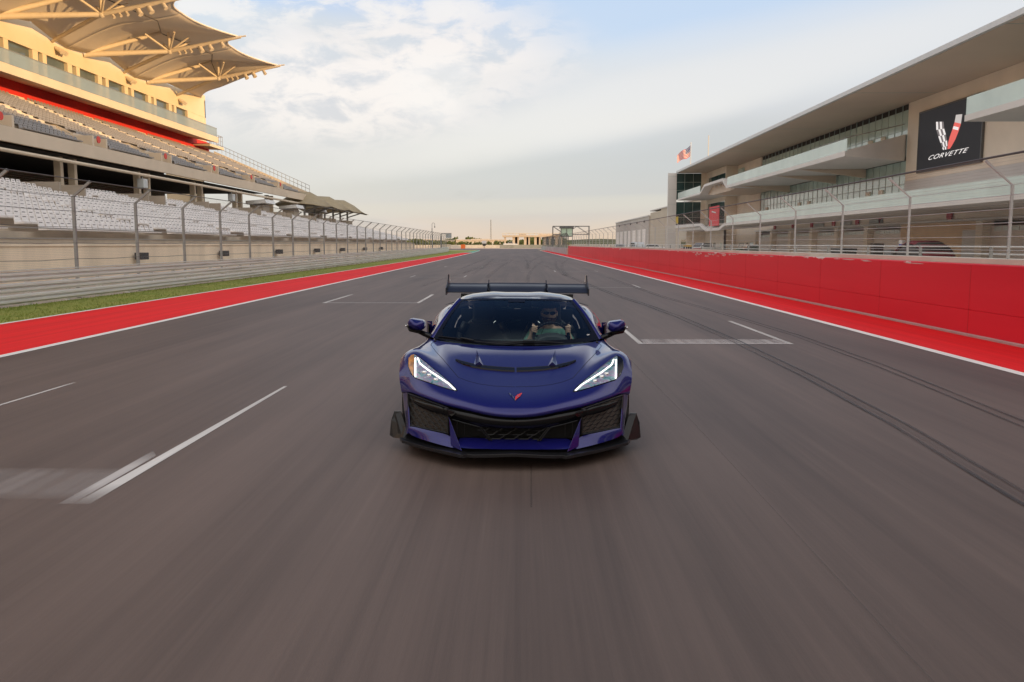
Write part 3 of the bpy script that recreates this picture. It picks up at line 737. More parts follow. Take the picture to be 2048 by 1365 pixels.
# lower fences and barriers at the far end of the pit wall
FW = empty('far_catch_fence', 'dense grey mesh fence on a bare concrete barrier beyond the red wall', 'catch fence', (7, 160, 0))
ff = rel(FW)
FP = [(7.05, 136.2), (6.75, 160), (6.3, 190), (5.9, 215), (5.2, 236)]
ff(MB().grid([[(x, y, 0), (x, y, 1.05), (x+.4, y, 1.05), (x+.4, y, 0)] for x, y in FP]), 'concrete_barrier', mat('grey_barrier', (.36, .36, .35), .8, var=.2, scale=.6))
ff(MB().box(7.05, 7.46, 136.12, 136.19, 0, 1.05).box(7.3, 7.7, 135.9, 136.0, 0, 1.34), 'barrier_end', M_PALEC)
M_WIRE3 = mesh_mat('dense_wire_mesh', 16, 16, (.17, .18, .18), .28)
ff(MB().grid([[(x+.3, y, 1.05), (x+.3, y, 3.0), (x, y, 3.5)] for x, y in FP]), 'wire_mesh', M_WIRE3)
for k in range(25):
    y = 137.5+4*k; x = at_path(FP, y)+.3
    ff(MB().box(x-.05, x+.05, y-.05, y+.05, 1.0, 3.0).tube((x, y, 3), (x-.3, y, 3.5), .05, 5), 'fence_post', M_DSTEEL)
ff(MB().tube((7.2, 166, .9), (7.2, 166, 3.9), .16, 8), 'fence_post', M_TAN)

# ---------------------------------------------------------------- pit building
PB = empty('pit_building', 'long three storey pit building with glass balconies and wide flat roof right of the track', 'building', (34, 60, 0))
pbd = rel(PB)
M_SOFF = mat('soffit', (.62, .51, .41), .7, var=.05, scale=.15)
M_ROOFE = mat('roof_edge_metal', (.62, .63, .63), .45, var=.04)
M_WALLB = mat('warm_grey_wall', (.84, .74, .62), .8, var=.07, scale=.3, bump=.05)
M_WHITEP = mat('white_panel', (.62, .60, .58), .6, var=.05, scale=.3)
M_GLZ = mat('mint_reflection_glass', (.50, .66, .60), .10, var=.16, scale=.25, stretch=(1, 1, .2), spec=1.0, coat=.6)  # pale mint base stands in for sky and sunlit stand reflections
M_GLZD = mat('dark_glazing', (.035, .075, .075), .06, var=.3, scale=.4, spec=1.0)
M_GRAIL = mat('pale_glass_rail', (.66, .78, .73), .12, var=.07, scale=.5, alpha=.80, spec=.7)
M_MULL = mat('mullion', (.38, .46, .43), .4)
M_SLAB = mat('slab_edge', (.66, .63, .60), .7, var=.05, scale=.5)
M_GDOOR = mat('garage_door', (.76, .69, .64), .6, var=.05, scale=.6)
B0, B1 = -80.0, 150.0
XW = 34.0
# roof: thin edge in front, flat soffit back to the wall
pbd(MB().prism([(26.9, 14.02), (26.9, 14.36), (27.1, 14.42), (58, 16.2), (58, 14.2), (34, 14.10), (27.15, 14.02)], 'y', B0, B1-.0), 'roof', M_ROOFE)
pbd(MB().prism([(27.2, 13.99), (27.2, 14.015), (57.9, 14.09), (57.9, 14.0)], 'y', B0, B1-.02), 'soffit', M_SOFF)
b = MB()
for k in range(9): b.box(27.1, 34, -40+k*22.0, -39.94+k*22.0, 13.975, 13.989)
pbd(b, 'soffit_joint', M_MULL)
pbd(MB().box(36, 57, B0, B1-.3, 0, 14.0), 'core', M_WALLB)
pbd(MB().box(34.4, 36, B0, 121.6, 4.4, 13.98), 'inner_wall', M_DARK)
# end wall: pale fin, then dark glass
pbd(MB().box(25.5, 27.0, 149.7, 150.1, 3.9, 14.0).box(25.5, 27.0, 149.7, 150.1, 0, 3.86), 'end_fin', M_WHITEP)
b = MB()
for z in (6.2, 8.6, 11.2, 13.4): b.box(25.5, 27.0, 149.68, 149.69, z, z+.03)
pbd(b, 'panel_joint', M_MULL)
pbd(MB().box(27.0, 31.3, 149.9, 150.05, 4.6, 9.0).box(27.0, 31.3, 149.9, 150.05, 9.4, 13.95), 'end_window', M_GLZD)
b = MB()
for z in (6.3, 11.0, 12.4): b.box(27, 31.3, 149.84, 149.89, z, z+.06)
for x in (28.4, 29.9): b.box(x, x+.05, 149.84, 149.89, 4.6, 13.9)
pbd(b, 'window_frame', M_MULL)
pbd(MB().box(31.3, 32.1, 149.5, 150.1, 0, 13.98).box(32.1, 34.3, 135.0, 135.3, 0, 13.98).box(32.1, 32.4, 147.6, 149.5, 4.4, 13.98), 'pilaster', M_WALLB)
pbd(MB().box(32.1, 32.4, 135.3, 147.6, 12.9, 13.98).box(32.1, 32.4, 135.3, 147.6, 8.5, 9.6).box(32.1, 32.4, 135.3, 150, 3.9, 5.0), 'wall_band', M_WALLB)
pbd(MB().box(32.15, 32.25, 135.3, 147.6, 9.6, 12.9), 'window', M_GLZD)
pbd(MB().box(32.15, 32.25, 135.3, 147.6, 5.0, 8.5), 'window', M_GLZD)
# ground floor of the far block, pass-through at its end
pbd(MB().box(32.1, 32.4, 135.0, 150, 0, 3.9).box(34, 34.4, 121.8, 135, 0, 4.2).box(34, 34.4, 121.8, 135, 4.4, 13.98), 'wall', M_WALLB)
pbd(MB().box(28.9, 31.3, 149.7, 149.95, 0, 3.9), 'wall', M_WALLB)
for (xa, ya, yb, za, zb, mm_) in ((32.07, 147, 148.6, .9, 1.9, M_GLZD), (32.07, 141, 142.6, .9, 1.9, M_GLZD), (32.07, 136.2, 137.8, .9, 1.9, M_GLZ)):  # last window gets the paler glass for its lit reflection
    pbd(MB().box(xa, xa+.04, ya, yb, za, zb), 'window', mm_)
pbd(MB().box(33.96, 34.0, 124.0, 126.5, .8, 1.9), 'window', M_GLZ)  # lit reflection painted by the pale glass colour
pbd(MB().box(33.9, 33.98, 122.6, 134.0, 9.9, 12.7), 'pale_window', mat('lilac_panel', (.42, .40, .46), .3))
pbd(MB().box(33.8, 33.98, 131.0, 134.2, 9.4, 13.3), 'window', M_GLZ)
# storeys 2 and 3: glazing bays 8 m long
def bay(y0, y1, z0, z1, dark_top=0.0):
    b = MB(); n = 5; w = (y1-y0)/n
    rr = random.Random(int(y0*7+z0))
    for i in range(n):
        d = rr.uniform(-.004, .004)
        b.add([(XW+.06+d, y0+w*i+.0, z0), (XW+.06-d, y0+w*(i+1)-.0, z0), (XW+.06-d, y0+w*(i+1)-.03, z1-dark_top), (XW+.06+d, y0+w*i+.03, z1-dark_top)], [(0, 1, 2, 3)], 0)
        b.box(XW+.02, XW+.09, y0+w*i-.02, y0+w*i+.02, z0, z1, 1)
    b.box(XW+.02, XW+.09, y0, y1, z0+2.35, z0+2.42, 1)
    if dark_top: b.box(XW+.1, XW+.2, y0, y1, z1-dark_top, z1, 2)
    return b
PIL0, PIL1 = 57.0, 75.2
def glazed(y): return not (PIL0-.1 < y < PIL1)
y = 121.6; 
while y > -60:
    y0 = y-7.8
    if y0 < PIL1 < y: y0 = PIL1
    if PIL0 < y <= PIL1: y = PIL0; continue
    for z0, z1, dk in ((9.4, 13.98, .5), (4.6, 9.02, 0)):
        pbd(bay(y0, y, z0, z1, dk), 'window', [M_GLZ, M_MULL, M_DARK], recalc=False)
    y = y0
for yd in (118.0, 104.0, 100.5, 83.0, 80.0, 52.0, 44.5):
    for z0 in (4.45, 9.4):
        pbd(MB().box(33.93, 34.05, yd, yd+.9, z0, z0+2.3), 'balcony_door', M_TAN if z0 > 5 else M_WALLB)
# pillar wall with the screen
pbd(MB().box(33.9, 34.6, PIL0, PIL1, 4.4, 13.98), 'pillar_wall', M_WALLB)
pbd(MB().box(33.86, 33.895, PIL0, PIL1, 4.5, 7.2), 'pale_cladding', M_WHITEP)
# level 3 balcony slab with its facets
def slab(pts, z0, z1, name='balcony_slab'):
    pbd(MB().prism(pts, 'z', z0, z1), name, M_SLAB)
slab([(27, 112.9), (27, 71.2), (33.85, 75.4), (33.85, 112.9)], 9.03, 9.40)
slab([(26.6, 51), (26.6, B0), (33.85, B0), (33.85, 51)], 9.03, 9.40)
slab([(27, 148.6), (27, 129.7), (33.9, 129.7), (33.9, 134.9), (32.0, 134.9), (32.0, 148.6)], 9.2, 9.45)
# raised platform between
b = MB(); pr = [(129.7, 9.2), (126.6, 10.15), (115.4, 10.15), (112.9, 9.03), (112.9, 9.40), (115.2, 10.5), (126.8, 10.5), (129.7, 9.45)]
b.prism(pr, 'x', 27.0, 33.85); pbd(b, 'raised_platform', M_SLAB)
pbd(MB().prism([(129.6, 9.15), (126.6, 10.13), (115.4, 10.13), (113.0, 9.0), (116, 8.9), (126, 8.9)], 'x', 28.2, 33.8), 'platform_soffit', M_SOFF)
for yy in (118.5, 121, 123.5): pbd(MB().tube((27.9, yy, 10.12), (27.9, yy, 9.8), .16, 8), 'downlight', M_WHITEP)
pbd(MB().box(27.06, 27.10, 71, 112.7, 9.40, 10.45).box(26.66, 26.70, B0, 51, 9.40, 10.45).box(26.66, 33.8, 50.96, 51.0, 9.40, 10.45).box(27.06, 27.1, 130, 148.6, 9.45, 10.5), 'glass_rail', M_GRAIL)
# solid tapering parapet beside the pillar
q_ = [((27.02, 80), .40), ((27.02, 71.2), .46), ((33.8, 75.3), 2.3)]
pbd(MB().add([(x, y, 9.02) for (x, y), h in q_]+[(x, y, 9.02+h) for (x, y), h in q_]+[(x+.25, y+.3, 9.02) for (x, y), h in q_]+[(x+.25, y+.3, 9.02+h) for (x, y), h in q_],
             [(0, 1, 4, 3), (1, 2, 5, 4), (6, 9, 10, 7), (7, 10, 11, 8), (3, 4, 10, 9), (4, 5, 11, 10), (0, 6, 7, 1), (1, 7, 8, 2), (0, 3, 9, 6), (2, 8, 11, 5)]), 'solid_parapet', M_SLAB)
pbd(MB().path([(27.1, 80, 10.5), (27.1, 71.4, 10.55), (33.7, 75.4, 12.2)], .04, 6), 'handrail', M_RAILM)
b = MB()
for yy in range(-56, 113, 4):
    if yy > 51.5 and yy < 72: continue
    xx = 26.68 if yy < 52 else 27.08
    b.tube((xx+.1, yy, 9.4), (xx+.1, yy, 10.5), .03, 5)
pbd(b, 'rail_post', M_RAILM)
# beams under the level 3 balcony
for yy in (108, 92, 84): pbd(MB().prism([(27.6, 9.02), (33.9, 9.02), (33.9, 8.2)], 'y', yy, yy+.5), 'balcony_bracket', M_SOFF)
# level 2 balcony
slab([(27, 112.9), (27, B0), (33.85, B0), (33.85, 112.9)], 4.12, 4.42)
b = MB(); pr = [(150.0, 4.45), (128.9, 4.35), (124.6, 3.55), (116, 3.55), (112.9, 4.12), (112.9, 4.5), (116.3, 3.95), (124.3, 3.95), (128.9, 4.8), (150, 4.95)]
b.prism(pr, 'x', 26.9, 27.3); pbd(b, 'balcony_fascia', M_SLAB)
pbd(MB().box(27.3, 31.9, 113, 149.6, 3.9, 4.3), 'balcony_slab', M_SLAB)
pbd(MB().box(27.06, 27.10, B0, 112.7, 4.42, 5.42), 'glass_rail', M_GRAIL)
b = MB()
for i in range(34): b.tube((27.2, 113.2+i*.5, 4.0), (27.2, 113.2+i*.5, 5.4), .02, 4)
b.tube((27.2, 113, 5.4), (27.2, 130, 5.4), .03, 5)
pbd(b, 'bar_rail', M_DSTEEL)
# ground floor: band, columns, garage doors
pbd(MB().box(33.6, 34.6, B0, 121.8, 3.45, 4.1), 'lintel_band', M_WALLB)
pbd(MB().box(33.3, 33.6, B0, 121.8, 3.42, 3.60), 'lintel_ledge', M_SLAB)
starts = [116, 108, 100, 92, 84, 76]
def garage(y0, w=6.0):
    d = MB().box(34.15, 34.25, y0, y0+w, 0, 3.0)
    for i in range(1, 7): d.box(34.12, 34.149, y0, y0+w, i*.42, i*.42+.02)
    o = pbd(d, 'garage_door', M_GDOOR)
    q = MB()
    for i in range(5): q.box(34.12, 34.145, y0+.3+i*(w-.6)/5, y0+.3+(i+.86)*(w-.6)/5, 2.66, 2.96)
    q2 = q.build('door_window', mat('bright_door_glass', (.62, .68, .64), .3) if 'bright_door_glass' not in bpy.data.materials else bpy.data.materials['bright_door_glass'])
    q2.parent = o
for s in starts: garage(s)
garage(55.2)
for s in (46, 38, 30, 22, 14, 6): garage(s)
for s in [121.9]+starts[:-1]:
    pass
cols = [122.0]+[s-2.0 for s in starts]+[61.2, 52.2, 44, 36, 28, 20, 12]
for yc in cols:
    if yc == 74.0: continue
    pbd(MB().box(33.55, 34.4, yc+.05, yc+1.0, 0, 3.43), 'column', M_WALLB)
    pbd(MB().box(34.3, 34.7, yc+1.0, yc+2.0, 0, 3.44), 'recess', M_DARK)
pbd(MB().box(34.1, 34.5, 62.2, 76.0, 0, 3.44), 'wall', mat('tan_block_wall', (.72, .52, .34), .8, var=.07, scale=.5))
pbd(MB().box(34.02, 34.09, 62.9, 65.0, 0, 2.75), 'door', M_WHITEP)
for yy, sz in ((112.5, .8), (105, .3), (98.0, .55), (91.0, .55), (84.5, .8), (79, .4), (66.0, .75)):
    pbd(MB().tube((33.5, yy, 3.9-.0), (33.4, yy, 3.9-.0), .42 if sz > .5 else .3, 16), 'round_sign', mat('crimson_sign', (.42, .02, .04), .5) if yy > 112 else bpy.data.materials['crimson_sign'])
for yy in (95.5, 87.5, 80.0): pbd(MB().box(33.4, 33.55, yy-1.4, yy+1.4, 3.65, 4.0), 'sign_panel', mat('grey_sign', (.36, .38, .37), .5) if yy > 95 else bpy.data.materials['grey_sign'])
# banners on the far level 2 balcony
for (ya, yb, za, zb, nm) in ((115.5, 121.5, 4.2, 6.9, 'a'),):
    t = tag(MB().box(26.7, 26.78, ya, yb, za, zb).build('banner', mat('banner_red', (.62, .05, .06), .6)), 'red banner with a white mark on the far lower balcony of the pit building', 'banner')
    m2 = MB().add([(26.66, 117.2, 5.9), (26.66, 119.9, 6.15), (26.66, 119.6, 6.3), (26.66, 118.5, 6.2), (26.66, 117.0, 6.05)], [(0, 1, 2, 3, 4)]).build('white_mark', M_WHITEP, t)
pbd(MB().box(26.9, 26.95, 147.2, 149.4, 5.2, 6.4), 'yellow_board', mat('yellow_board', (.55, .40, .05), .5))

# ---------------------------------------------------------------- video screen with the flags emblem and the wordmark
SCR = empty('video_screen', 'huge black video screen showing crossed flags and a wordmark on the pit building', 'screen', (33.8, 67.6, 10.2))
M_SCR = mat('screen_black', (.012, .012, .012), .6, spec=.2, emit=(.022, .021, .023), es=1.0)
def lit(name, c, s=1.0): return mat(name, tuple(v*.3 for v in c), .5, emit=c, es=s)
sc_ = rel(SCR)
sc_(MB().box(33.72, 33.855, 62.6, 72.6, 7.8, 12.68), 'panel', M_SCR)
sc_(MB().box(33.70, 33.86, 62.45, 62.6, 7.7, 12.8).box(33.70, 33.86, 72.6, 72.75, 7.7, 12.8).box(33.70, 33.86, 62.6, 72.6, 7.7, 7.8).box(33.70, 33.86, 62.6, 72.6, 12.68, 12.8), 'frame', M_DSTEEL)
# helper: screen plane; u grows to the right in the picture (towards the camera, -y), v up, in metres from the lower left corner
def sp_(u, v, d=0.0): return (33.70-d, 72.6-u, 7.8+v)
LW = lit('screen_white', (.80, .76, .74)); LR = lit('screen_red', (.72, .12, .10)); LK = lit('screen_grey', (.16, .14, .14)); LS = lit('screen_silver', (.52, .48, .46))
def spoly(pts, m, name, d=0.0):
    pts = [(2.95+(u-2.55)*.80, 1.36+(v-1.28)*.82) for u, v in pts]
    sc_(MB().add([sp_(u, v, d) for u, v in pts], [tuple(range(len(pts)))]), name, m, recalc=False)
# left wing: chequered, right wing: red
Lw = [((2.55, 4.25), (4.15, 4.05)), ((2.7, 3.45), (4.35, 3.35)), ((3.2, 2.75), (4.75, 2.75)), ((3.75, 2.05), (5.05, 2.15)), ((4.15, 1.55), (5.2, 1.62)), ((4.35, 1.32), (5.2, 1.28))]
for i in range(5):
    (a, b_), (c, d_) = Lw[i], Lw[i+1]
    nchk = 4
    for j in range(nchk):
        t0, t1 = j/nchk, (j+1)/nchk
        q = [tuple(lerp(a[k], b_[k], t0) for k in (0, 1)), tuple(lerp(a[k], b_[k], t1) for k in (0, 1)), tuple(lerp(c[k], d_[k], t1) for k in (0, 1)), tuple(lerp(c[k], d_[k], t0) for k in (0, 1))]
        spoly(q, LW if (i+j) % 2 == 0 else LK, 'chequered_flag')
Rr = [((6.55, 4.35), (7.75, 4.25)), ((6.35, 3.7), (7.6, 3.4)), ((5.95, 3.0), (7.2, 2.7)), ((5.55, 2.4), (6.7, 2.05)), ((5.3, 1.9), (6.1, 1.55)), ((5.25, 1.3), (5.75, 1.3))]
for i in range(5):
    (a, b_), (c, d_) = Rr[i], Rr[i+1]; spoly([a, b_, d_, c], LR if i else LS, 'red_flag')
spoly([(6.25, 3.35), (7.25, 3.1), (7.15, 2.85), (6.1, 3.1)], LW, 'flag_mark', .012)
def text_obj(s, size, name, m, parent, M, shear=.3, space=1.0, ext=.004, xs=1.0):
    cu = bpy.data.curves.new(name, 'FONT'); cu.body = s; cu.size = size; cu.shear = shear; cu.extrude = ext; cu.space_character = space; cu.align_x = 'CENTER'
    o = bpy.data.objects.new(name+'_tmp', cu); C.objects.link(o)
    dg = bpy.context.evaluated_depsgraph_get(); me = bpy.data.meshes.new_from_object(o.evaluated_get(dg))
    bpy.data.objects.remove(o)
    me.transform(Matrix.Scale(xs, 4, (1, 0, 0))); me.transform(M); me.materials.clear(); me.materials.append(m)
    t = bpy.data.objects.new(name, me); C.objects.link(t); t.parent = parent; return t
# text plane basis: x -> -Y world, y -> +Z world, z -> -X world
TM = Matrix(((0, 0, -1, 33.69), (-1, 0, 0, 67.7), (0, 1, 0, 8.62), (0, 0, 0, 1)))
tt = text_obj('CORVETTE', .50, 'wordmark', LW, SCR, Matrix.Translation(-Vector(SCR.location)) @ TM, .55, 1.10, .004, 2.35)

PB.location.y += 1.7; SCR.location.y += 1.65
for o_ in bpy.data.objects:
    if o_.name.startswith('banner'): o_.location.y += 1.7
# ---------------------------------------------------------------- behind the pit lane: block building, vehicles, flags
GB = empty('garage_block', 'low beige block building with roller doors beyond the end of the pit building', 'building', (33, 190, 0))
gb = rel(GB)
M_BLK = mat('beige_block', (.50, .43, .34), .85, var=.07, scale=.2); M_BLK2 = mat('grey_block', (.46, .42, .38), .85, var=.06, scale=.2)
gb(MB().box(33, 60, 152, 222, 0, 9.6).box(33.0, 60, 152, 205, 9.6, 10.0), 'wall', M_BLK)
gb(MB().box(32.6, 60, 222.01, 300, 0, 8.8), 'wall', M_BLK2)
gb(MB().box(32.4, 61, 222, 300.5, 8.8, 9.1).box(32.8, 60.5, 151.5, 221.9, 10.0, 10.25), 'parapet', M_SLAB)
for k in range(7): gb(MB().box(32.5, 32.59, 226+k*10.5, 233+k*10.5, 0, 5.6), 'roller_door', M_GDOOR)
for k in range(5): gb(MB().box(32.5, 32.59, 229+k*14.5, 231+k*14.5, 7.4, 7.9), 'wall_vent', M_DARK)
gb(MB().box(31.4, 33, 160, 164, 0, 4.4).box(31, 33, 158, 166, 4.4, 4.6), 'porch', M_WHITEP)
gb(MB().box(32.9, 32.99, 168, 178, .3, 2.6), 'window', M_GLZD)
FLG = empty('flagpole', 'tall pale flagpole flying a striped flag above the pit building roof', 'flagpole', (30.2, 156, 0))
MB().tube((0, 0, 0), (0, 0, 19.6), .12, 10, r1=.06).ball((0, 0, 19.7), .12, 8, 6).build('pole', M_SLAB, FLG, autos=40)
# US flag, blown down and to the left: rows of stripes on a waving sheet
fm = [mat('flag_red', (.55, .04, .05), .8), mat('flag_white', (.68, .64, .62), .8), mat('flag_blue', (.03, .05, .18), .8)]
b = MB(); nx, ny = 26, 13
def fpt(i, j):
    u = i/nx; v = j/ny
    return (-.08-u*2.35, .3*math.sin(u*9+v)*u-.2*u, 19.3-v*1.9*(1-.28*u)-u*1.75-.13*math.sin(u*7)*(1))
vs = [fpt(i, j) for j in range(ny+1) for i in range(nx+1)]
for j in range(ny):
    for i in range(nx):
        blue = j < 7 and i < 10
        star = blue and j % 2 == 1 and i % 2 == 1
        m_ = (1 if star else 2) if blue else (0 if j % 2 == 0 else 1)
        b.add([vs[j*(nx+1)+i], vs[j*(nx+1)+i+1], vs[(j+1)*(nx+1)+i+1], vs[(j+1)*(nx+1)+i]], [(0, 1, 2, 3)], m_)
b.build('flag', fm, FLG, recalc=False, merge=False)
P2 = MB().tube((0, 0, 0), (0, 0, 20.6), .10, 8, r1=.06).build('flagpole', M_TAN, autos=40); P2.location = (32.6, 152.5, 0)
tag(P2, 'bare pale pole standing to the right of the flying flag', 'flagpole')

# ---- vehicles
M_VW = mat('white_vehicle_paint', (.72, .72, .72), .3, coat=.5, var=.03); M_VG = mat('silver_vehicle_paint', (.42, .44, .45), .3, metal=.3, coat=.5, var=.04)
M_VGL = mat('vehicle_glass', (.03, .035, .04), .08, spec=.8); M_TYRE = mat('tyre_rubber', (.03, .03, .03), .8); M_RIM = mat('grey_rim', (.35, .35, .35), .35, metal=.6)
M_REDV = mat('red_vehicle_paint', (.5, .03, .04), .4, coat=.4); M_HL = mat('clear_lamp', (.75, .75, .75), .15)
def vehicle(kind, name, label, cat, loc, rz, paint, group=None):
    t = empty(name, label, cat, loc, rz, group)
    # local: nose towards -y, x sideways
    if kind == 'pickup':
        side = [(-2.8, .45), (-2.85, .95), (-2.6, 1.12), (-1.35, 1.2), (-.75, 1.85), (.85, 1.85), (1.05, 1.22), (2.85, 1.2), (2.9, .5)]
        glass = [(-1.2, 1.24), (-.7, 1.78), (.75, 1.78), (.92, 1.26)]; W2 = .98
    elif kind == 'van':
        side = [(-2.5, .4), (-2.55, .95), (-2.3, 1.12), (-1.75, 1.25), (-1.15, 2.0), (2.4, 2.05), (2.5, 1.2), (2.5, .42)]
        glass = [(-1.55, 1.28), (-1.05, 1.9), (2.2, 1.92), (2.25, 1.3)]; W2 = .97
    else:
        side = [(-2.25, .4), (-2.3, .85), (-2.1, 1.0), (-1.25, 1.08), (-.55, 1.62), (1.6, 1.68), (2.2, 1.1), (2.25, .45)]
        glass = [(-1.05, 1.12), (-.5, 1.55), (1.5, 1.6), (1.9, 1.14)]; W2 = .92
    MB().prism(side, 'x', -W2, W2).build('body', paint, t, bevel=.09)
    MB().prism(glass, 'x', -W2-.012, W2+.012).build('side_window', M_VGL, t)
    # windscreen: sloped pane in front
    (ya, za), (yb, zb) = glass[0], glass[1]
    MB().add([(-W2+.12, ya-.13, za+.03), (W2-.12, ya-.13, za+.03), (W2-.16, yb-.16, zb), (-W2+.16, yb-.16, zb)], [(0, 1, 2, 3)]).build('windscreen', M_VGL, t)
    for sx in (-1, 1):
        MB().obox((sx*(W2-.25), side[1][0]-.01+.03, .88), (.36, .1, .18)).build('headlight', M_HL, t, bevel=.02)
        MB().obox((sx*(W2+.13), -1.0, 1.3), (.2, .12, .16)).build('wing_mirror', paint, t, bevel=.03)
        for yy in (side[0][0]+.95, -side[0][0]-.95):
            w_ = MB().tube((sx*(W2-.22), yy, .37), (sx*(W2+.02), yy, .37), .37, 20).build('wheel', M_TYRE, t, autos=40)
            MB().tube((sx*(W2+.0), yy, .37), (sx*(W2+.035), yy, .37), .22, 14).build('rim', M_RIM, w_, autos=40)
    MB().obox((0, side[1][0]-.02, .68), (1.1, .1, .28)).build('grille', M_DARK, t, bevel=.02)
    MB().obox((0, side[0][0]-.06, .48), (2*W2-.1, .16, .2)).build('bumper', M_DARK if kind != 'van' else paint, t, bevel=.04)
    return t
vehicle('van', 'parked_van', 'silver van facing the camera, taller of the two silver vehicles behind the fence', 'van', (22.6, 168, 0), R(8), M_VG)
vehicle('suv', 'parked_car', 'silver car facing the camera, left of the silver van behind the fence', 'car', (19.6, 172, 0), R(-6), M_VG)
vehicle('pickup', 'pickup_truck', 'white pickup truck parked before the pit building near its far end', 'pickup truck', (27.6, 131, 0), R(-62), M_VW)
vehicle('suv', 'parked_car', 'white car side by side with another, left one, beyond the pit lane', 'car', (26.3, 196, 0), R(80), M_VW, 'white cars beyond the pit lane')
vehicle('suv', 'parked_car', 'white car side by side with another, right one, beyond the pit lane', 'car', (29.0, 188, 0), R(80), M_VW, 'white cars beyond the pit lane')
vehicle('pickup', 'pickup_truck', 'white pickup truck side on, far off beyond the end of the track', 'pickup truck', (-4.8, 342, .6), R(90), M_VW)
# small red cart and posts
t = empty('red_trailer', 'low red trailer parked before the white pickup truck', 'trailer', (24.4, 124.5, 0), R(-60))
MB().box(-.7, .7, -1.5, 1.5, .55, 1.05).build('tray', M_REDV, t, bevel=.05); MB().box(-.75, .75, -1.55, 1.55, .42, .54).build('deck', M_DARK, t)
for sx in (-.78, .78): MB().tube((sx-.08, 0, .3), (sx+.08, 0, .3), .3, 16).build('wheel', M_TYRE, t, autos=40)
MB().tube((0, -1.5, .5), (0, -2.4, .45), .05, 6).build('drawbar', M_DSTEEL, t)
# golf cart with its driver
t = empty('utility_cart', 'dark green utility cart standing before the garages', 'utility cart', (29.5, 113, 0), R(-80))
M_GRC = mat('green_cart_paint', (.02, .07, .03), .4)
MB().prism([(-1.5, .35), (-1.5, .8), (-1.1, 1.0), (-.75, 1.05), (-.7, .6), (.0, .6), (.05, .95), (1.5, .95), (1.5, .35)], 'x', -.7, .7).build('body', M_GRC, t, bevel=.05)
MB().box(-.6, .6, .15, .35, .8, 1.45).box(-.6, .6, -.3, .2, .68, .85).build('seat', M_DARK, t, bevel=.04)
MB().box(-.68, .68, .5, 1.45, .95, 1.5).build('load_box', M_GRC, t, bevel=.04)
b = MB()
for sx in (-.66, .66): b.tube((sx, -1.0, 1.0), (sx*.95, -.7, 1.75), .03, 6)
b.tube((-.63, -.7, 1.75), (.63, -.7, 1.75), .03, 6); b.build('roll_bar', M_DSTEEL, t)
for sx in (-.72, .72):
    for yy in (-1.05, 1.0): MB().tube((sx-.1, yy, .3), (sx+.1, yy, .3), .3, 16).build('wheel', M_TYRE, t, autos=40)
# pit equipment
def crate(label, loc, d, m, cat='equipment case', name='equipment_case', group=None, parts=True):
    t = empty(name, label, cat, loc, 0, group)
    MB().box(-d[0]/2, d[0]/2, -d[1]/2, d[1]/2, .12, d[2]*.82).build('case', m, t, bevel=.03)
    MB().box(-d[0]/2-.02, d[0]/2+.02, -d[1]/2-.02, d[1]/2+.02, d[2]*.83, d[2]).build('lid', m, t, bevel=.03)
    for sx in (-1, 1):
        for sy in (-1, 1): MB().tube((sx*d[0]*.4-.03, sy*d[1]*.4, .06), (sx*d[0]*.4+.03, sy*d[1]*.4, .06), .06, 10).build('castor', M_TYRE, t, autos=40)
    return t
crate('long low black equipment case before the garage doors', (28.6, 76.5, 0), (1.2, 3.0, 1.35), M_DARK)
crate('upright black cabinet between the long black case and the red inflatable arch', (29.2, 70.8, 0), (.8, .7, 1.75), M_DARK, 'cabinet', 'tool_cabinet')
crate('grey equipment case beside the blue banner post', (29.0, 67.2, 0), (.9, 1.4, 1.25), mat('grey_case', (.12, .13, .13), .5))
crate('small black box on the ground before the sixth garage door', (29.5, 90.5, 0), (.6, 1.1, .75), M_DARK, 'box', 'small_box')
crate('small black box before the fourth garage door, farther of the two', (29.5, 104.0, 0), (.6, .8, .6), M_DARK, 'box', 'small_box')
t = empty('banner_post', 'blue banner post with white top beside the dark red tent', 'banner', (28.5, 64.6, 0))
MB().box(-.12, .12, -.3, .3, .1, 1.7).build('blue_panel', mat('blue_panel', (.02, .05, .35), .5), t, bevel=.02); MB().box(-.12, .12, -.3, .3, 1.71, 2.0).build('white_top', M_WHITEP, t); MB().box(-.3, .3, -.4, .4, 0, .1).build('base', M_DARK, t)
t = empty('dome_tent', 'dark red and black low dome tent on the pit lane beside the blue post', 'tent', (28.6, 61.4, 0))
P = []
for i in range(17):
    a = math.pi*i/16
    P.append([(x, 2.7*math.cos(a), (1.95 if abs(x) < .9 else 1.75)*math.sin(a)**.8) for x in (-1.1, -.8, 0, .8, 1.1)])
b = MB().grid(P); b.m = [(0 if (k//4) % 5 in (1, 3, 4) else 1) for k in range(len(b.f))]
b.build('cover', [mat('dark_red_cloth', (.16, .012, .02), .7), M_DARK], t, smooth=True, solid=.04)
P = [[(-1.0, 2.4*math.cos(math.pi*i/16), 1.6*math.sin(math.pi*i/16)**.8) for i in range(17)]]
MB().add([(-1.0, 2.4*math.cos(math.pi*i/16), 1.6*max(0, math.sin(math.pi*i/16))**.8) for i in range(17)], [tuple(range(17))]).build('end_panel', M_DARK, t)
t = crate('small yellow box on the pale block wall behind the red wall', (9.05, 47.0, 1.44), (.3, .9, .22), mat('yellow_box', (.6, .38, .05), .5), 'box', 'small_box')

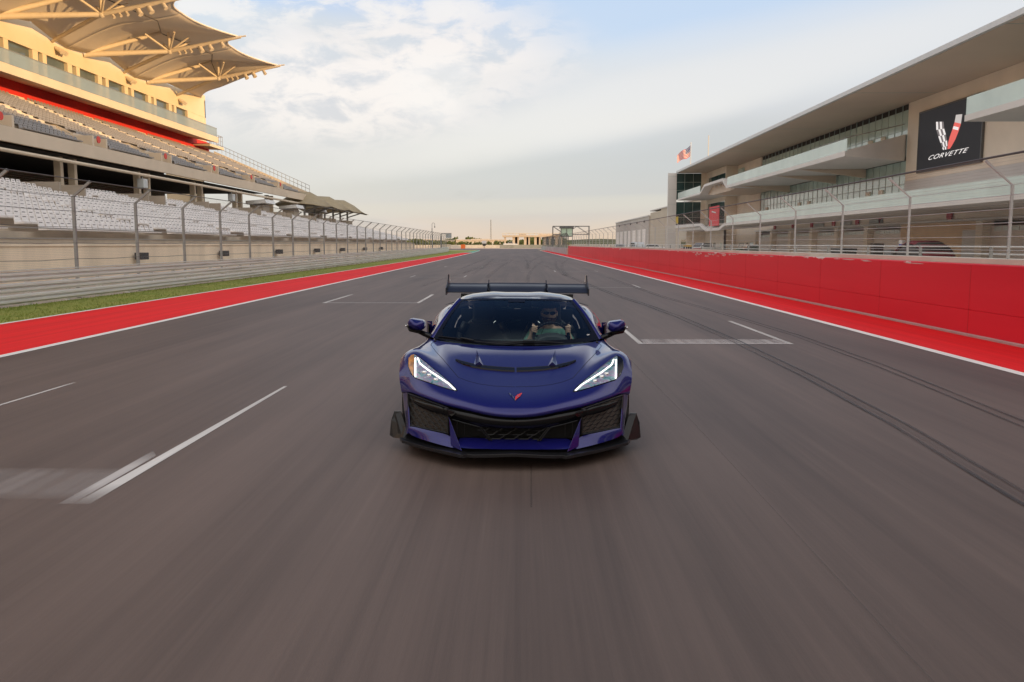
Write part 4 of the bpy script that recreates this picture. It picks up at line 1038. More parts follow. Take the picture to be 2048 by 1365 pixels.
# ---------------------------------------------------------------- far distance
TW = empty('marshal_tower', 'glass fronted marshal post under a wide steel truss beyond the red wall', 'marshal tower', (16, 205, 0))
tw = rel(TW)
def cage(b, x0, x1, y, z0, z1, r):
    for x in (x0, x1): b.tube((x, y, 0), (x, y, z1), r, 6)
    for z in (z0, z1): b.tube((x0, y, z), (x1, y, z), r, 6)
    n = max(1, int((x1-x0)/2.2))
    for i in range(n):
        a = x0+(x1-x0)*i/n; c = x0+(x1-x0)*(i+1)/n; b.tube((a, y, z0 if i % 2 else z1), (c, y, z1 if i % 2 else z0), r*.7, 5)
    return b
tw(cage(cage(MB(), 7.3, 16.0, 205, 3.95, 5.9, .07), 7.3, 16.0, 208, 3.95, 5.9, .07), 'truss', M_DSTEEL)
tw(MB().box(9.2, 11.9, 204.6, 208, 3.6, 5.4), 'cabin', mat('pale_green_glass', (.50, .64, .50), .15, var=.2, scale=.5))
tw(MB().box(8.9, 12.2, 204.3, 208.2, 5.4, 5.75).box(9.1, 12.0, 204.5, 208, 3.4, 3.6), 'roof', M_DSTEEL)
tw(MB().box(9.1, 9.25, 204.5, 204.65, 0, 5.4).box(11.85, 12.0, 204.5, 204.65, 0, 5.4).box(10.5, 10.6, 204.5, 204.59, 3.6, 5.4), 'leg', M_DSTEEL)
# gantry sign at the end of the left fence
t = empty('gantry_sign', 'grey rectangular sign on an arm at the end of the left fence', 'sign', (-18.75, 197, 0))
MB().tube((0, 0, 0), (0, 0, 4.1), .10, 8).build('post', M_DSTEEL, t, autos=40); MB().tube((0, 0, 4.1), (2.4, 0, 4.1), .07, 8).build('arm', M_DSTEEL, t, autos=40)
MB().box(1.1, 2.4, -.1, .1, 3.05, 4.0).build('panel', mat('grey_panel', (.30, .33, .36), .4), t, bevel=.03)
t = empty('lamp_post', 'thin lamp post with a hooked top behind the left fence', 'lamp post', (-18.6, 176, 0))
b = MB().tube((0, 0, 0), (0, 0, 3.9+1.0), .09, 8).tube((0, 0, 4.9), (0, 0, 5.7), .05, 6)
pts = [(0, 0, 5.6)]+[(.28-.28*math.cos(math.pi*i/8), 0, 5.7+.28*math.sin(math.pi*i/8)) for i in range(9)]+[(.56, 0, 5.3)]
b.path(pts, .045, 6).build('pole', M_POST, t, autos=40); MB().tube((.56, 0, 5.3), (.56, 0, 5.0), .09, 8).build('lamp_head', M_DARK, t, autos=40)
# concrete walls beyond the runoff
t = tag(MB().box(-70, -9, 352, 352.5, 0, 1.25).build('concrete_wall', M_PALEC), 'long low pale concrete wall closing the run off area, left part', 'wall')
t = tag(MB().box(-8.9, 30, 334, 334.5, 0, 1.35).build('concrete_wall', mat('grey_wall', (.26, .27, .25), .8, var=.2, scale=.4)), 'low grey wall beyond the end of the track, before the white pickup', 'wall')
t = tag(MB().prism([(-21.8, 0), (-21.8, 1.35), (-21.6, 1.45), (-20.5, 1.45), (-20.3, 1.35), (-20.3, 0)], 'y', 302, 304).build('orange_barrier', mat('orange_plastic', (.75, .16, .03), .5), bevel=.1), 'bright orange block barrier standing before the far pale wall', 'barrier')
t = tag(MB().box(-27.5, -24.5, 288, 291, 0, 1.3).box(-27.6, -24.4, 287.9, 291.1, 1.3, 1.5).build('low_store', M_BEIGE, bevel=.03), 'low beige hut standing right of the end of the left fence', 'hut')
t = empty('marker_box', 'small white box on a thin post beyond the end of the track', 'marker board', (-14.8, 330, 0))
MB().box(-.9, .9, -.3, .3, 1.8, 2.9).build('box', M_WHITEP, t, bevel=.05); MB().box(-.6, .6, -.2, .2, .9, 1.75).build('screen', M_DARK, t); MB().box(-.1, .1, -.1, .1, 0, .9).build('post', M_DSTEEL, t)
t = empty('radio_mast', 'thin lattice radio mast on the horizon', 'mast', (-48, 1300, 0))
b = MB()
for sx, sy in ((-1, -1), (1, -1), (0, 1)): b.tube((sx*1.2, sy*1.2, 0), (sx*.3, sy*.3, 38), .16, 5)
for k in range(12): b.tube((-1.1+.07*k, -1.1, k*3.1), (1.1-.07*k, -1.1, k*3.1+3), .1, 4)
b.build('lattice', M_DSTEEL, t)
# far hospitality building on columns, lit by the sun
FB = empty('open_frame_building', 'far open concrete frame structure on columns beyond the end of the track', 'building', (5, 470, 0))
fb = rel(FB)
M_LITC = mat('pale_frame_concrete', (.56, .46, .36), .85, var=.1, scale=.2)
fb(MB().box(-11, 22, 468, 482, 5.4, 6.3), 'deck', M_LITC)
b = MB().tube((-11, 468, 7.4), (22, 468, 7.4), .12, 5)
for k in range(18): b.tube((-11+k*1.94, 468, 6.3), (-11+k*1.94, 468, 7.4), .1, 5)
fb(b, 'handrail', M_TAN)
rr = random.Random(11)
for k, x in enumerate((-10, -5.5, -2.8, 0.8, 3.2, 6.4, 9, 11.5, 14.5, 18, 21)):
    fb(MB().box(x, x+.9+.5*(k % 2), 469, 470, 0, 5.4), 'column', M_LITC)
for k, x in enumerate((-4.4, 1.9, 7.6, 12.7, 16.1)): fb(MB().box(x, x+1.6, 474, 475, 0, 5.4), 'column', M_DARK)
fb(MB().box(-2, 2, 472, 478, 6.3, 7.2).box(9, 20, 474, 480, 6.3, 7.0), 'upper_room', M_LITC)
# long pale buildings on the horizon
for k, (x0, x1, y, h, lb) in enumerate(((-190, -98, 1200, 6.8, 'long pale low building on the horizon, left one'), (-92, -22, 1180, 7.2, 'long pale low building on the horizon, right one'))):
    t = empty('distant_building', lb, 'building', ((x0+x1)/2, y, 0))
    w2 = (x1-x0)/2
    MB().box(-w2, w2, 0, 30, 0, h).box(-w2*.4, w2*.3, 2, 28, h, h+1.2).build('wall', M_LITC, t)
    MB().box(-w2-.5, w2+.5, -.5, 30.5, h, h+.5).build('roof', M_SLAB, t)
    b = MB()
    for i in range(5): b.box(-w2+8+i*w2*.4, -w2+9.5+i*w2*.4, -.1, -.02, 0, h*.5)
    b.build('door', M_SLAB, t)
# terrain: a far low ridge so the ground does not end in a knife edge
def hills(name, y, h, seed, m, x0=-3000, x1=3000):
    rr = random.Random(seed); P = []; ph = [rr.uniform(0, 6) for _ in range(6)]
    for i in range(121):
        x = lerp(x0, x1, i/120); z = h*(.62+.2*math.sin(x*.004+ph[0])+.12*math.sin(x*.011+ph[1])+.06*math.sin(x*.03+ph[2]))
        P.append([(x, y, 0), (x, y+120, z), (x, y+500, z*.8)])
    tag(MB().grid(P).build(name, m, smooth=True, recalc=False), kind='structure')
M_HILL = mat('wooded_hill', (.075, .085, .035), .95, var=.35, scale=.02)
hills('hills', 2600, 20, 2, M_HILL)
# wood on the horizon: one leafy mass, uncountable
def wood(name, x0, x1, y0, y1, h, n, seed, label):
    rr = random.Random(seed); b = MB()
    for k in range(n):
        x = rr.uniform(x0, x1); y = rr.uniform(y0, y1); hh = h*rr.uniform(.55, 1.0)*(1+.35*math.sin(x*.05)+.2*math.sin(x*.021+2))
        r = hh*rr.uniform(.35, .6)
        for q in range(34):
            a = rr.uniform(0, 6.28); e = rr.random(); rad_ = r*math.sqrt(rr.random())*(1.1-.5*e)
            px_, py_, pz_ = x+rad_*math.cos(a), y+rad_*math.sin(a), hh*(.12+.85*e)*rr.uniform(.85, 1.05)
            s = hh*.13; v1 = Vector((rr.uniform(-1, 1), rr.uniform(-1, 1), rr.uniform(-1, 1))).normalized()*s; v2 = v1.orthogonal().normalized()*s
            b.add([(px_+v1.x, py_+v1.y, pz_+v1.z), (px_+v2.x, py_+v2.y, pz_+v2.z), (px_-v1.x, py_-v1.y, pz_-v1.z), (px_-v2.x, py_-v2.y, pz_-v2.z)], [(0, 1, 2, 3)], rr.choice((0, 0, 1)))
    tag(b.build(name, [mat('leaf_olive', (.10, .115, .03), .9, var=.3, scale=.2), mat('leaf_dark', (.05, .07, .02), .9, var=.3, scale=.2)], recalc=False), kind='stuff', label=label, cat='woodland')
wood('woodland', -150, 30, 560, 640, 4.2, 420, 4, 'olive green scrub and low trees across the far end of the track')
wood('woodland', -420, 60, 1290, 1400, 9.5, 330, 5, 'dark treeline behind the far pale buildings')
# ---------------------------------------------------------------- the sports car
CAR = empty('sports_car', 'deep blue mid engined sports car with tall black rear wing driving towards the camera', 'car', (-.06, 6.4, 0))
CAR.rotation_euler = (0, R(.38), R(.15))
bpy.context.view_layer.update()
CMI = CAR.matrix_basis.inverted()
def paint(name, c, metal=.35, rough=.32):
    m = bpy.data.materials.new(name); m.use_nodes = True; t, b = pnodes(m)
    b.inputs['Base Color'].default_value = c+(1,); b.inputs['Metallic'].default_value = metal; b.inputs['Roughness'].default_value = rough
    b.inputs['Specular IOR Level'].default_value = .08; b.inputs['Coat Weight'].default_value = 1.0; b.inputs['Coat Roughness'].default_value = .012; b.inputs['Coat IOR'].default_value = 1.45
    tcn = t.nodes.new('ShaderNodeTexCoord'); v = t.nodes.new('ShaderNodeTexVoronoi'); v.inputs['Scale'].default_value = 900
    t.links.new(tcn.outputs['Object'], v.inputs['Vector'])
    mx = t.nodes.new('ShaderNodeMix'); mx.data_type = 'RGBA'; mx.inputs[6].default_value = c+(1,); mx.inputs[7].default_value = tuple(min(1, x*1.7+.004) for x in c)+(1,)
    s = t.nodes.new('ShaderNodeSeparateColor'); t.links.new(v.outputs['Color'], s.inputs[0]); t.links.new(s.outputs[0], mx.inputs[0]); t.links.new(mx.outputs[2], b.inputs['Base Color'])
    return m
M_BLUE = paint('blue_car_paint', (.0058, .006, .085))
M_GLOSS = mat('gloss_black', (.006, .006, .007), .08, spec=.3, coat=.0, var=.1)
M_SATIN = mat('satin_black', (.006, .006, .007), .30, spec=.3, var=.1)
M_CARB = mat('carbon_black', (.010, .010, .012), .30, spec=.4, coat=.15, var=.5, scale=220)
M_CAVE = mat('cavity_black', (.006, .006, .006), .8, var=.1)
M_FIN = mat('radiator_fins', (.11, .095, .085), .5, metal=.4, var=.3, scale=30, stretch=(1, 1, 14))
M_CHR = mat('bright_trim', (.75, .75, .75), .15, metal=.9)
def mirx(P): return [[(-x, y, z) for x, y, z in r] for r in P]
def both(b, P, m=0): b.grid(P, m); b.grid(mirx(P), m); return b
def bake(o):
    dg = bpy.context.evaluated_depsgraph_get(); me = bpy.data.meshes.new_from_object(o.evaluated_get(dg)); o.modifiers.clear(); old = o.data; o.data = me; me.name = o.name
    bpy.data.meshes.remove(old); return o
def cp(b, name, m, parent=None, **k): return b.build(name, m, parent or CAR, **k)

# control net of the nose: columns from the centre line to the wheel arch, rings from cowl to lip
NET = [
 [(0, 1.42, .776), (.20, 1.42, .778), (.35, 1.44, .781), (.55, 1.49, .792), (.69, 1.60, .790), (.80, 1.70, .806), (.87, 1.74, .802), (.925, 1.75, .71), (.945, 1.75, .45)],
 [(0, 1.12, .728), (.20, 1.12, .731), (.35, 1.14, .738), (.52, 1.20, .756), (.63, 1.26, .738), (.76, 1.33, .768), (.885, 1.36, .793), (.965, 1.36, .745), (1.0, 1.35, .66)],
 [(0, .86, .660), (.20, .87, .664), (.33, .90, .674), (.49, .97, .704), (.60, 1.01, .686), (.735, 1.05, .745), (.885, 1.07, .806), (.985, 1.06, .775), (1.013, 1.05, .735)],
 [(0, .60, .600), (.19, .61, .603), (.32, .65, .612), (.455, .73, .640), (.57, .80, .645), (.71, .88, .712), (.855, .92, .782), (.960, .92, .735), (1.005, .92, .685)],
 [(0, .42, .560), (.18, .43, .563), (.30, .47, .571), (.43, .54, .590), (.555, .62, .612), (.70, .72, .662), (.845, .79, .730), (.940, .82, .690), (.998, .80, .615)],
 [(0, .22, .518), (.17, .23, .520), (.29, .27, .527), (.42, .34, .543), (.55, .43, .560), (.69, .54, .595), (.825, .65, .640), (.915, .72, .610), (.990, .76, .56)],
 [(0, .08, .474), (.16, .10, .476), (.28, .15, .485), (.42, .23, .502), (.55, .32, .518), (.69, .44, .540), (.805, .55, .565), (.898, .64, .560), (.980, .735, .52)],
 [(0, .01, .425), (.16, .035, .430), (.28, .09, .440), (.42, .17, .455), (.55, .26, .470), (.69, .38, .492), (.80, .49, .510), (.885, .59, .515), (.972, .715, .49)],
 [(0, .015, .385), (.16, .04, .392), (.28, .095, .405), (.42, .175, .420), (.55, .25, .432), (.69, .37, .455), (.80, .47, .475), (.876, .56, .488), (.965, .70, .45)],
 [(0, .07, .378), (.16, .09, .385), (.28, .14, .398), (.42, .22, .413), (.55, .30, .425), (.69, .42, .448), (.80, .52, .468), (.870, .60, .482), (.930, .74, .45)],
]
full = [[(-x, y, z) for x, y, z in r[:0:-1]]+r for r in NET]
bd = MB().grid(full)
body = cp(bd, 'front_body', M_BLUE, smooth=True, subsurf=3, merge=True); bake(body)
def car_bvh(objs):
    vs = []; fs = []
    for o in objs:
        k = len(vs); vs += [v.co.copy() for v in o.data.vertices]; fs += [tuple(i+k for i in p.vertices) for p in o.data.polygons]
    return BVHTree.FromPolygons(vs, fs)
BV = car_bvh([body])
cr, sr = math.cos(PITCH), math.sin(PITCH); cy_, sy_ = math.cos(YAW), math.sin(YAW)
def view_ray(px, py):
    a = (px-1024)/1700.0; bq = -(py-682.5)/1700.0
    y = cr+bq*sr; z = -sr+bq*cr
    return Vector((a*cy_+y*sy_, -a*sy_+y*cy_, z))
def ray_local(cx, cy):
    d = view_ray(770+cx/3.4115, 530+cy/3.4115); o = CMI @ Vector(cam.location); return o, (CMI.to_3x3() @ d).normalized()
def S(cx, cy, off=.004, bv=None):
    o, d = ray_local(cx, cy); h = (bv or BV).ray_cast(o, d)
    if h[0] is None: return None
    n = h[1]; n = n if n.dot(d) < 0 else -n
    return h[0]+n*off
def K(cx, cy, s):
    o, d = ray_local(cx, cy); t = (s-o.y)/d.y; return o+d*t
def poly_on(b, top, bot, nu, nv, off, m=0):
    # surface patch between two edge curves given in picture coordinates of the measured left side
    def along(C_, t):
        L_ = [0]
        for p, q in zip(C_[:-1], C_[1:]): L_.append(L_[-1]+math.dist(p, q))
        d = t*L_[-1]
        for i in range(len(C_)-1):
            if d <= L_[i+1]+1e-9:
                k = (d-L_[i])/max(1e-9, L_[i+1]-L_[i]); return (lerp(C_[i][0], C_[i+1][0], k), lerp(C_[i][1], C_[i+1][1], k))
        return C_[-1]
    P = []
    for i in range(nu+1):
        a = along(top, i/nu); c = along(bot, i/nu); row = []
        for j in range(nv+1):
            p = S(lerp(a[0], c[0], j/nv), lerp(a[1], c[1], j/nv), off)
            if p is None: p = K(lerp(a[0], c[0], j/nv), lerp(a[1], c[1], j/nv), .8)
            row.append(tuple(p))
        P.append(row)
    return P
def strip_on(b, pts, w, off, m=0, side=1, n=40, bv=None):
    # narrow raised strip following picture points over the body
    q = []
    for (x0, y0), (x1, y1) in zip(pts[:-1], pts[1:]):
        k = max(2, int(n/(len(pts)-1)))
        q += [(lerp(x0, x1, i/k), lerp(y0, y1, i/k)) for i in range(k)]
    q.append(pts[-1]); P = [S(x, y, off, bv) for x, y in q]; P = [p for p in P if p is not None]
    for s_ in ((1, -1) if side == 0 else (side,)):
        PP = [Vector((p.x*s_, p.y, p.z)) for p in P]
        b.path(PP, w, 5, m)
    return b

# outer corner of the bumper and lower panels (left values, mirrored)
b = MB()
both(b, [[(.885, .55, .484), (.876, .49, .36), (.860, .44, .24), (.862, .43, .20), (.87, .435, .165)],
         [(.893, .545, .486), (.886, .48, .36), (.874, .435, .225), (.878, .425, .19), (.886, .43, .165)],
         [(.918, .62, .478), (.912, .565, .35), (.895, .51, .23), (.900, .49, .195), (.905, .485, .165)],
         [(.966, .70, .448), (.955, .69, .34), (.930, .66, .23), (.925, .64, .19), (.925, .63, .165)],
         [(.940, .76, .448), (.930, .74, .34), (.910, .72, .23), (.90, .70, .19), (.90, .70, .165)]])
both(b, [[(.866, .44, .232), (.74, .33, .228), (.63, .25, .224), (.530, .18, .220), (.50, .165, .20)],
         [(.872, .425, .215), (.745, .315, .208), (.635, .235, .200), (.525, .165, .190), (.49, .15, .175)],
         [(.880, .425, .165), (.76, .30, .155), (.645, .205, .145), (.52, .12, .135), (.42, .06, .128)]])
# centre lip under the grille
P = [[(x, .10+.12*x*x+d, z+zo) for x in (-.44, -.3, -.15, 0, .15, .3, .44)] for d, z, zo in ((.06, .196, 0), (0, .184, 0), (-.045, .168, 0), (-.09, .146, 0))]
b.grid(P)
cp(b, 'lower_bumper', M_BLUE, smooth=True, subsurf=2)
# strakes dividing the grille
for sx in (1, -1):
    q = MB().add([(sx*.518, .17, .362), (sx*.405, .03, .122), (sx*.50, .10, .150), (sx*.505, .21, .30), (sx*.43, .12, .13), (sx*.53, .20, .36)],
                 [(0, 1, 2), (0, 1, 4, 5), (0, 2, 3), (2, 4, 3), (1, 2, 4), (0, 3, 5)])
    cp(q, 'bumper_strake', M_BLUE, bevel=.004)
# black cross bar under the nose and its outer arms
def kpts(rows): return [[tuple(K(*p)) for p in r] for r in rows]
L_ = [[(884, 1052, .05), (760, 1046, .065), (640, 1028, .11), (540, 1008, .16), (450, 990, .20), (405, 972, .22)],
      [(884, 1068, .03), (760, 1062, .045), (640, 1046, .09), (540, 1026, .14), (455, 1008, .18), (400, 985, .21)],
      [(884, 1100, .04), (760, 1098, .055), (640, 1085, .10), (540, 1062, .15), (460, 1038, .19), (395, 1010, .22)],
      [(884, 1118, .07), (760, 1115, .085), (640, 1104, .13), (540, 1078, .18), (460, 1052, .21), (395, 1022, .24)]]
b = MB(); P = kpts(L_); P = [[(min(0, p[0]) if i else 0.0, p[1], p[2]) for i, p in enumerate(r)] for r in P]
both(b, P)
cp(b, 'nose_bar', M_GLOSS, smooth=True, subsurf=2)
b = MB()
P = kpts([[(405, 975, .22), (330, 955, .28), (255, 938, .36), (185, 915, .44)], [(400, 1000, .20), (330, 985, .26), (250, 962, .34), (185, 925, .43)], [(395, 1024, .24), (330, 1008, .30), (250, 980, .38), (190, 940, .46)]])
cp(MB().grid(P), 'grille_arm', M_GLOSS, smooth=True, subsurf=2); cp(MB().grid(mirx(P)), 'grille_arm', M_GLOSS, smooth=True, subsurf=2)
b = MB()
for sx in (1, -1):
    for p, q in (((640, 1104), (712, 1198)), ((655, 1106), (728, 1200))):
        a, c = K(p[0], p[1], .10), K(q[0], q[1], .11); b.tube((a.x*sx, a.y, a.z), (c.x*sx, c.y, c.z), .006, 6)
    pts = [K(460, 1056, .165), K(540, 1080, .135), K(640, 1106, .095)]; b.path([(p.x*sx, p.y, p.z) for p in pts], .005, 6)
cp(b, 'grille_frame', M_SATIN)
for sx in (1, -1):
    a = [K(418, 984, .185), K(470, 1002, .165), K(484, 1014, .16), K(456, 1036, .165), K(436, 1024, .175)]
    q = MB().add([(p.x*sx, p.y, p.z) for p in a]+[(p.x*sx, p.y+.03, p.z) for p in a], [(0, 1, 2, 3, 4), (5, 6, 7, 8, 9), (0, 1, 6, 5), (1, 2, 7, 6), (2, 3, 8, 7), (3, 4, 9, 8), (4, 0, 5, 9)])
    cp(q, 'bumper_sensor', M_GLOSS, bevel=.003)
# centre grille with hexagon bars, dark depth behind it
cp(MB().box(-.56, .56, .34, .36, .16, .42).box(-.9, .9, .62, .64, .14, .50), 'grille_cavity', M_CAVE)
def hexbars(b, x0, x1, z0, z1, y, w, h, r, slope=0.0, shape=None):
    rows = int((z1-z0)/h)+1; colsn = int((x1-x0)/w)+2
    for i in range(rows+1):
        for j in range(colsn):
            xa = x0+j*w+(w/2 if i % 2 else 0); z = z0+i*h
            p0 = (xa-w*.30, z); p1 = (xa+w*.30, z); p2 = (xa+w*.5+.0, z+h*.5) ; 
            for (a, c) in ((p0, p1), (p1, (xa+w*.70, z+h)), (p0, (xa-w*.70, z+h))):
                m0, m1 = (a[0]+c[0])/2, (a[1]+c[1])/2
                if x0 <= m0 <= x1 and z0 <= m1 <= z1 and (shape is None or shape(m0, m1)): b.tube((a[0], y+slope*abs(a[0]), a[1]), (c[0], y+slope*abs(c[0]), c[1]), r, 5, caps=False)
b = MB(); hexbars(b, -.26, .26, .195, .315, .15, .11, .034, .005, 0, lambda x, z: abs(x) < .20+(z-.195)*.9)
b.tube((-.30, .15, .30), (.30, .15, .30), .006, 6)
cp(b, 'centre_grille', M_SATIN)
b = MB()
for sx in (1, -1): b.box(*sorted((sx*.455, sx*.462)), .20, .21, .20, .335).box(*sorted((sx*.40, sx*.405)), .24, .25, .20, .335)
cp(b, 'duct_divider', M_SATIN)
# outer intakes: finned radiator behind black honeycomb
for sx in (1, -1):
    def iq(u, v, d=0.0):
        a = Vector((lerp(.890, .530, u), lerp(.53, .215, u)+d, lerp(.478, .418, u))); c = Vector((lerp(.868, .528, u), lerp(.44, .19, u)+d, lerp(.232, .222, u)))
        p = a.lerp(c, v); return Vector((p.x*sx, p.y, p.z))
    fin = MB().grid([[tuple(iq(i/8, j/6, .055)) for j in range(7)] for i in range(9)])
    for k in range(26):
        v = k/26; fin.path([iq(i/6, v, .050) for i in range(7)], .0018, 3)
    o = cp(fin, 'radiator', M_FIN, recalc=False)
    b = MB()
    nr, nc = 7, 6
    for i in range(nr+1):
        v = i/nr
        pts = []
        for j in range(nc*2+1):
            u = j/(nc*2); vv = v+(.028 if (j+i) % 2 else -.028); pts.append(iq(u, min(1, max(0, vv)), .018))
        b.path(pts, .0034, 5)
        if i < nr:
            for j in range(nc*2+1):
                if (j+i) % 2 == 0 and j % 2 == (i % 2): b.tube(iq(j/(nc*2), min(1, max(0, v-.02)), .018), iq(min(1, (j+1)/(nc*2)), (i+1)/nr-.02, .018), .0034, 5)
    b.path([iq(0, 0, .012), iq(1, 0, .012), iq(1, 1, .012), iq(0, 1, .012), iq(0, 0, .012)], .008, 6)
    cp(b, 'intake_grille', M_SATIN)
# splitter and its winglets
edge = [(0, -.075), (.20, -.07), (.315, -.055), (.36, -.035), (.395, -.055), (.43, -.045), (.68, .16), (.925, .41), (.955, .50), (.94, .62)]
out_ = [(x, y) for x, y in edge]+[(-x, y) for x, y in edge[::-1]][:-1]
zt = lambda x: .138-.008*abs(x)*2
b = MB(); n = len(out_)
def zz(x): return .134-.020*min(1, abs(x)/.4)+(.004 if abs(x) > .4 else 0)
vs = [(x, y, zz(x)) for x, y in out_]+[(x, y, zz(x)-.026) for x, y in out_]
cen = [(0, .62, .125), (0, .62, .10)]
b.add(vs+cen, [(i, i+1, 2*n) for i in range(n-1)]+[(i+n+1, i+n, 2*n+1) for i in range(n-1)]+[(i, i+n, i+n+1, i+1) for i in range(n-1)]+[(n-1, 2*n-1, n, 0), (n-1, 0, 2*n), (n, 2*n-1, 2*n+1)])
cp(b, 'front_splitter', M_CARB, bevel=.003)
for sx in (1, -1):
    A = [(.895, .50, .150), (.915, .56, .20), (.955, .66, .280), (.975, .70, .300), (1.030, .72, .295), (1.055, .70, .22), (1.060, .64, .105), (1.02, .58, .098), (.93, .48, .112)]
    q = MB().add([(x*sx, y, z) for x, y, z in A]+[(x*sx, y+.014, z) for x, y, z in A], [tuple(range(9)), tuple(range(9, 18))]+[(i, (i+1) % 9, 9+(i+1) % 9, 9+i) for i in range(9)])
    q.add([(sx*1.060, .64, .105), (sx*1.060, .90, .11), (sx*1.055, .90, .22), (sx*1.032, .73, .295), (sx*1.056, .70, .22)]+[(sx*1.048, .64, .105), (sx*1.048, .90, .11), (sx*1.043, .90, .22), (sx*1.020, .73, .295), (sx*1.044, .70, .22)],
          [(0, 1, 2, 3, 4), (5, 6, 7, 8, 9)]+[(i, (i+1) % 5, 5+(i+1) % 5, 5+i) for i in range(5)])
    cp(q, 'corner_winglet', M_SATIN)
# hood vent lip, hood fins, shut lines, badge
b = MB()
vl = [(884, 712), (800, 708), (700, 700), (600, 686), (530, 668), (482, 652)]; vb = [(884, 730), (800, 726), (700, 717), (600, 701), (530, 680), (482, 655)]
PL = poly_on(b, vl, vb, 30, 3, .012); both(b, PL)
PL2 = poly_on(b, vb, [(x, y+2) for x, y in vb], 30, 1, .001)
PLs = [[PL[i][-1], PL2[i][-1]] for i in range(len(PL))]; both(b, PLs)
PLt = poly_on(b, [(x, y-3) for x, y in vl], vl, 30, 1, .001); both(b, [[PLt[i][0], PL[i][0]] for i in range(len(PL))])
cp(b, 'hood_vent_lip', M_GLOSS, smooth=True)
b = MB(); vt = [(x, y-11) for x, y in vl]; PV = poly_on(b, vt, [(x, y-1) for x, y in vl], 30, 1, .002); both(b, PV); cp(b, 'hood_vent', M_CAVE)
for sx in (1, -1):
    a, c, d, e = S(625, 578, .0), S(604, 692, .0), S(674, 692, .0), S(642, 692, .045)
    q = MB().add([(p.x*sx, p.y, p.z) for p in (a, c, d, e)], [(0, 1, 3), (0, 3, 2), (1, 2, 3)]); cp(q, 'hood_fin', M_BLUE)
b = MB(); strip_on(b, [(312, 545), (345, 590), (400, 650), (455, 715), (500, 768)], .0022, .0, side=0)
strip_on(b, [(500, 768), (570, 795), (640, 813), (750, 828), (884, 833)], .0018, .0, side=0)
strip_on(b, [(312, 545), (330, 527)], .0022, .0, side=0)
cp(b, 'shut_line', M_CAVE)
bg = MB()
def bpt(cx, cy, off=.005):
    p = S(cx, cy, off); return p
def bpoly(pts, m): bg.add([tuple(bpt(*p)) for p in pts], [tuple(range(len(pts)))], m)
# chequered left half, red right half
Lb = [((841, 878), (853, 880)), ((849, 887), (861, 889)), ((859, 896), (871, 899)), ((869, 905), (880, 908)), ((878, 915), (888, 915)), ((884, 930), (889, 930))]
for i in range(5):
    (a, c), (d, e) = Lb[i], Lb[i+1]
    for j in range(2):
        q = [tuple(lerp(a[k], c[k], j/2) for k in (0, 1)), tuple(lerp(a[k], c[k], (j+1)/2) for k in (0, 1)), tuple(lerp(d[k], e[k], (j+1)/2) for k in (0, 1)), tuple(lerp(d[k], e[k], j/2) for k in (0, 1))]
        bpoly(q, 0 if (i+j) % 2 else 1)
bpoly([(888, 905), (890, 930), (898, 918), (920, 902), (934, 884), (934, 877), (905, 888)], 2)
bpoly([(900, 902), (902, 907), (914, 899), (912, 894)], 0)
cp(bg, 'nose_badge', [M_CHR, M_GLOSS, mat('badge_red', (.6, .03, .02), .3, coat=.5)], recalc=False)

# headlights
M_HLH = mat('headlight_housing', (.20, .24, .27), .3, metal=.35, coat=1.0, var=.6, scale=14)
t, bq = pnodes(M_HLH)
tcn = t.nodes.new('ShaderNodeTexCoord'); z_ = t.nodes.new('ShaderNodeTexNoise'); z_.inputs['Scale'].default_value = 16; z_.inputs['Detail'].default_value = 3; z_.inputs['Distortion'].default_value = 1.2
t.links.new(tcn.outputs['Object'], z_.inputs['Vector']); rp = t.nodes.new('ShaderNodeValToRGB'); t.links.new(z_.outputs['Fac'], rp.inputs[0])
e_ = rp.color_ramp.elements; e_[0].position = .3; e_[0].color = (.03, .05, .07, 1); e_[1].position = .72; e_[1].color = (.62, .66, .68, 1)
for p_, c_ in ((.42, (.20, .42, .44)), (.5, (.36, .36, .42)), (.56, (.34, .20, .36)), (.63, (.42, .52, .56))):
    q = e_.new(p_); q.color = c_+(1,)
t.links.new(rp.outputs[0], bq.inputs['Base Color'])
M_DRL = mat('daylight_strip', (.8, .8, .8), .3, emit=(1.0, .98, .90), es=1.5)
M_AMB = mat('amber_reflection', (.45, .20, .04), .2, coat=1.0, var=.5, scale=20)  # warm reflection painted as an amber colour
HT = [(163, 640), (180, 620), (205, 612), (245, 640), (330, 710), (410, 775), (460, 820), (492, 859)]
HB = [(163, 645), (160, 690), (178, 742), (212, 775), (300, 805), (380, 832), (440, 850), (491, 862)]
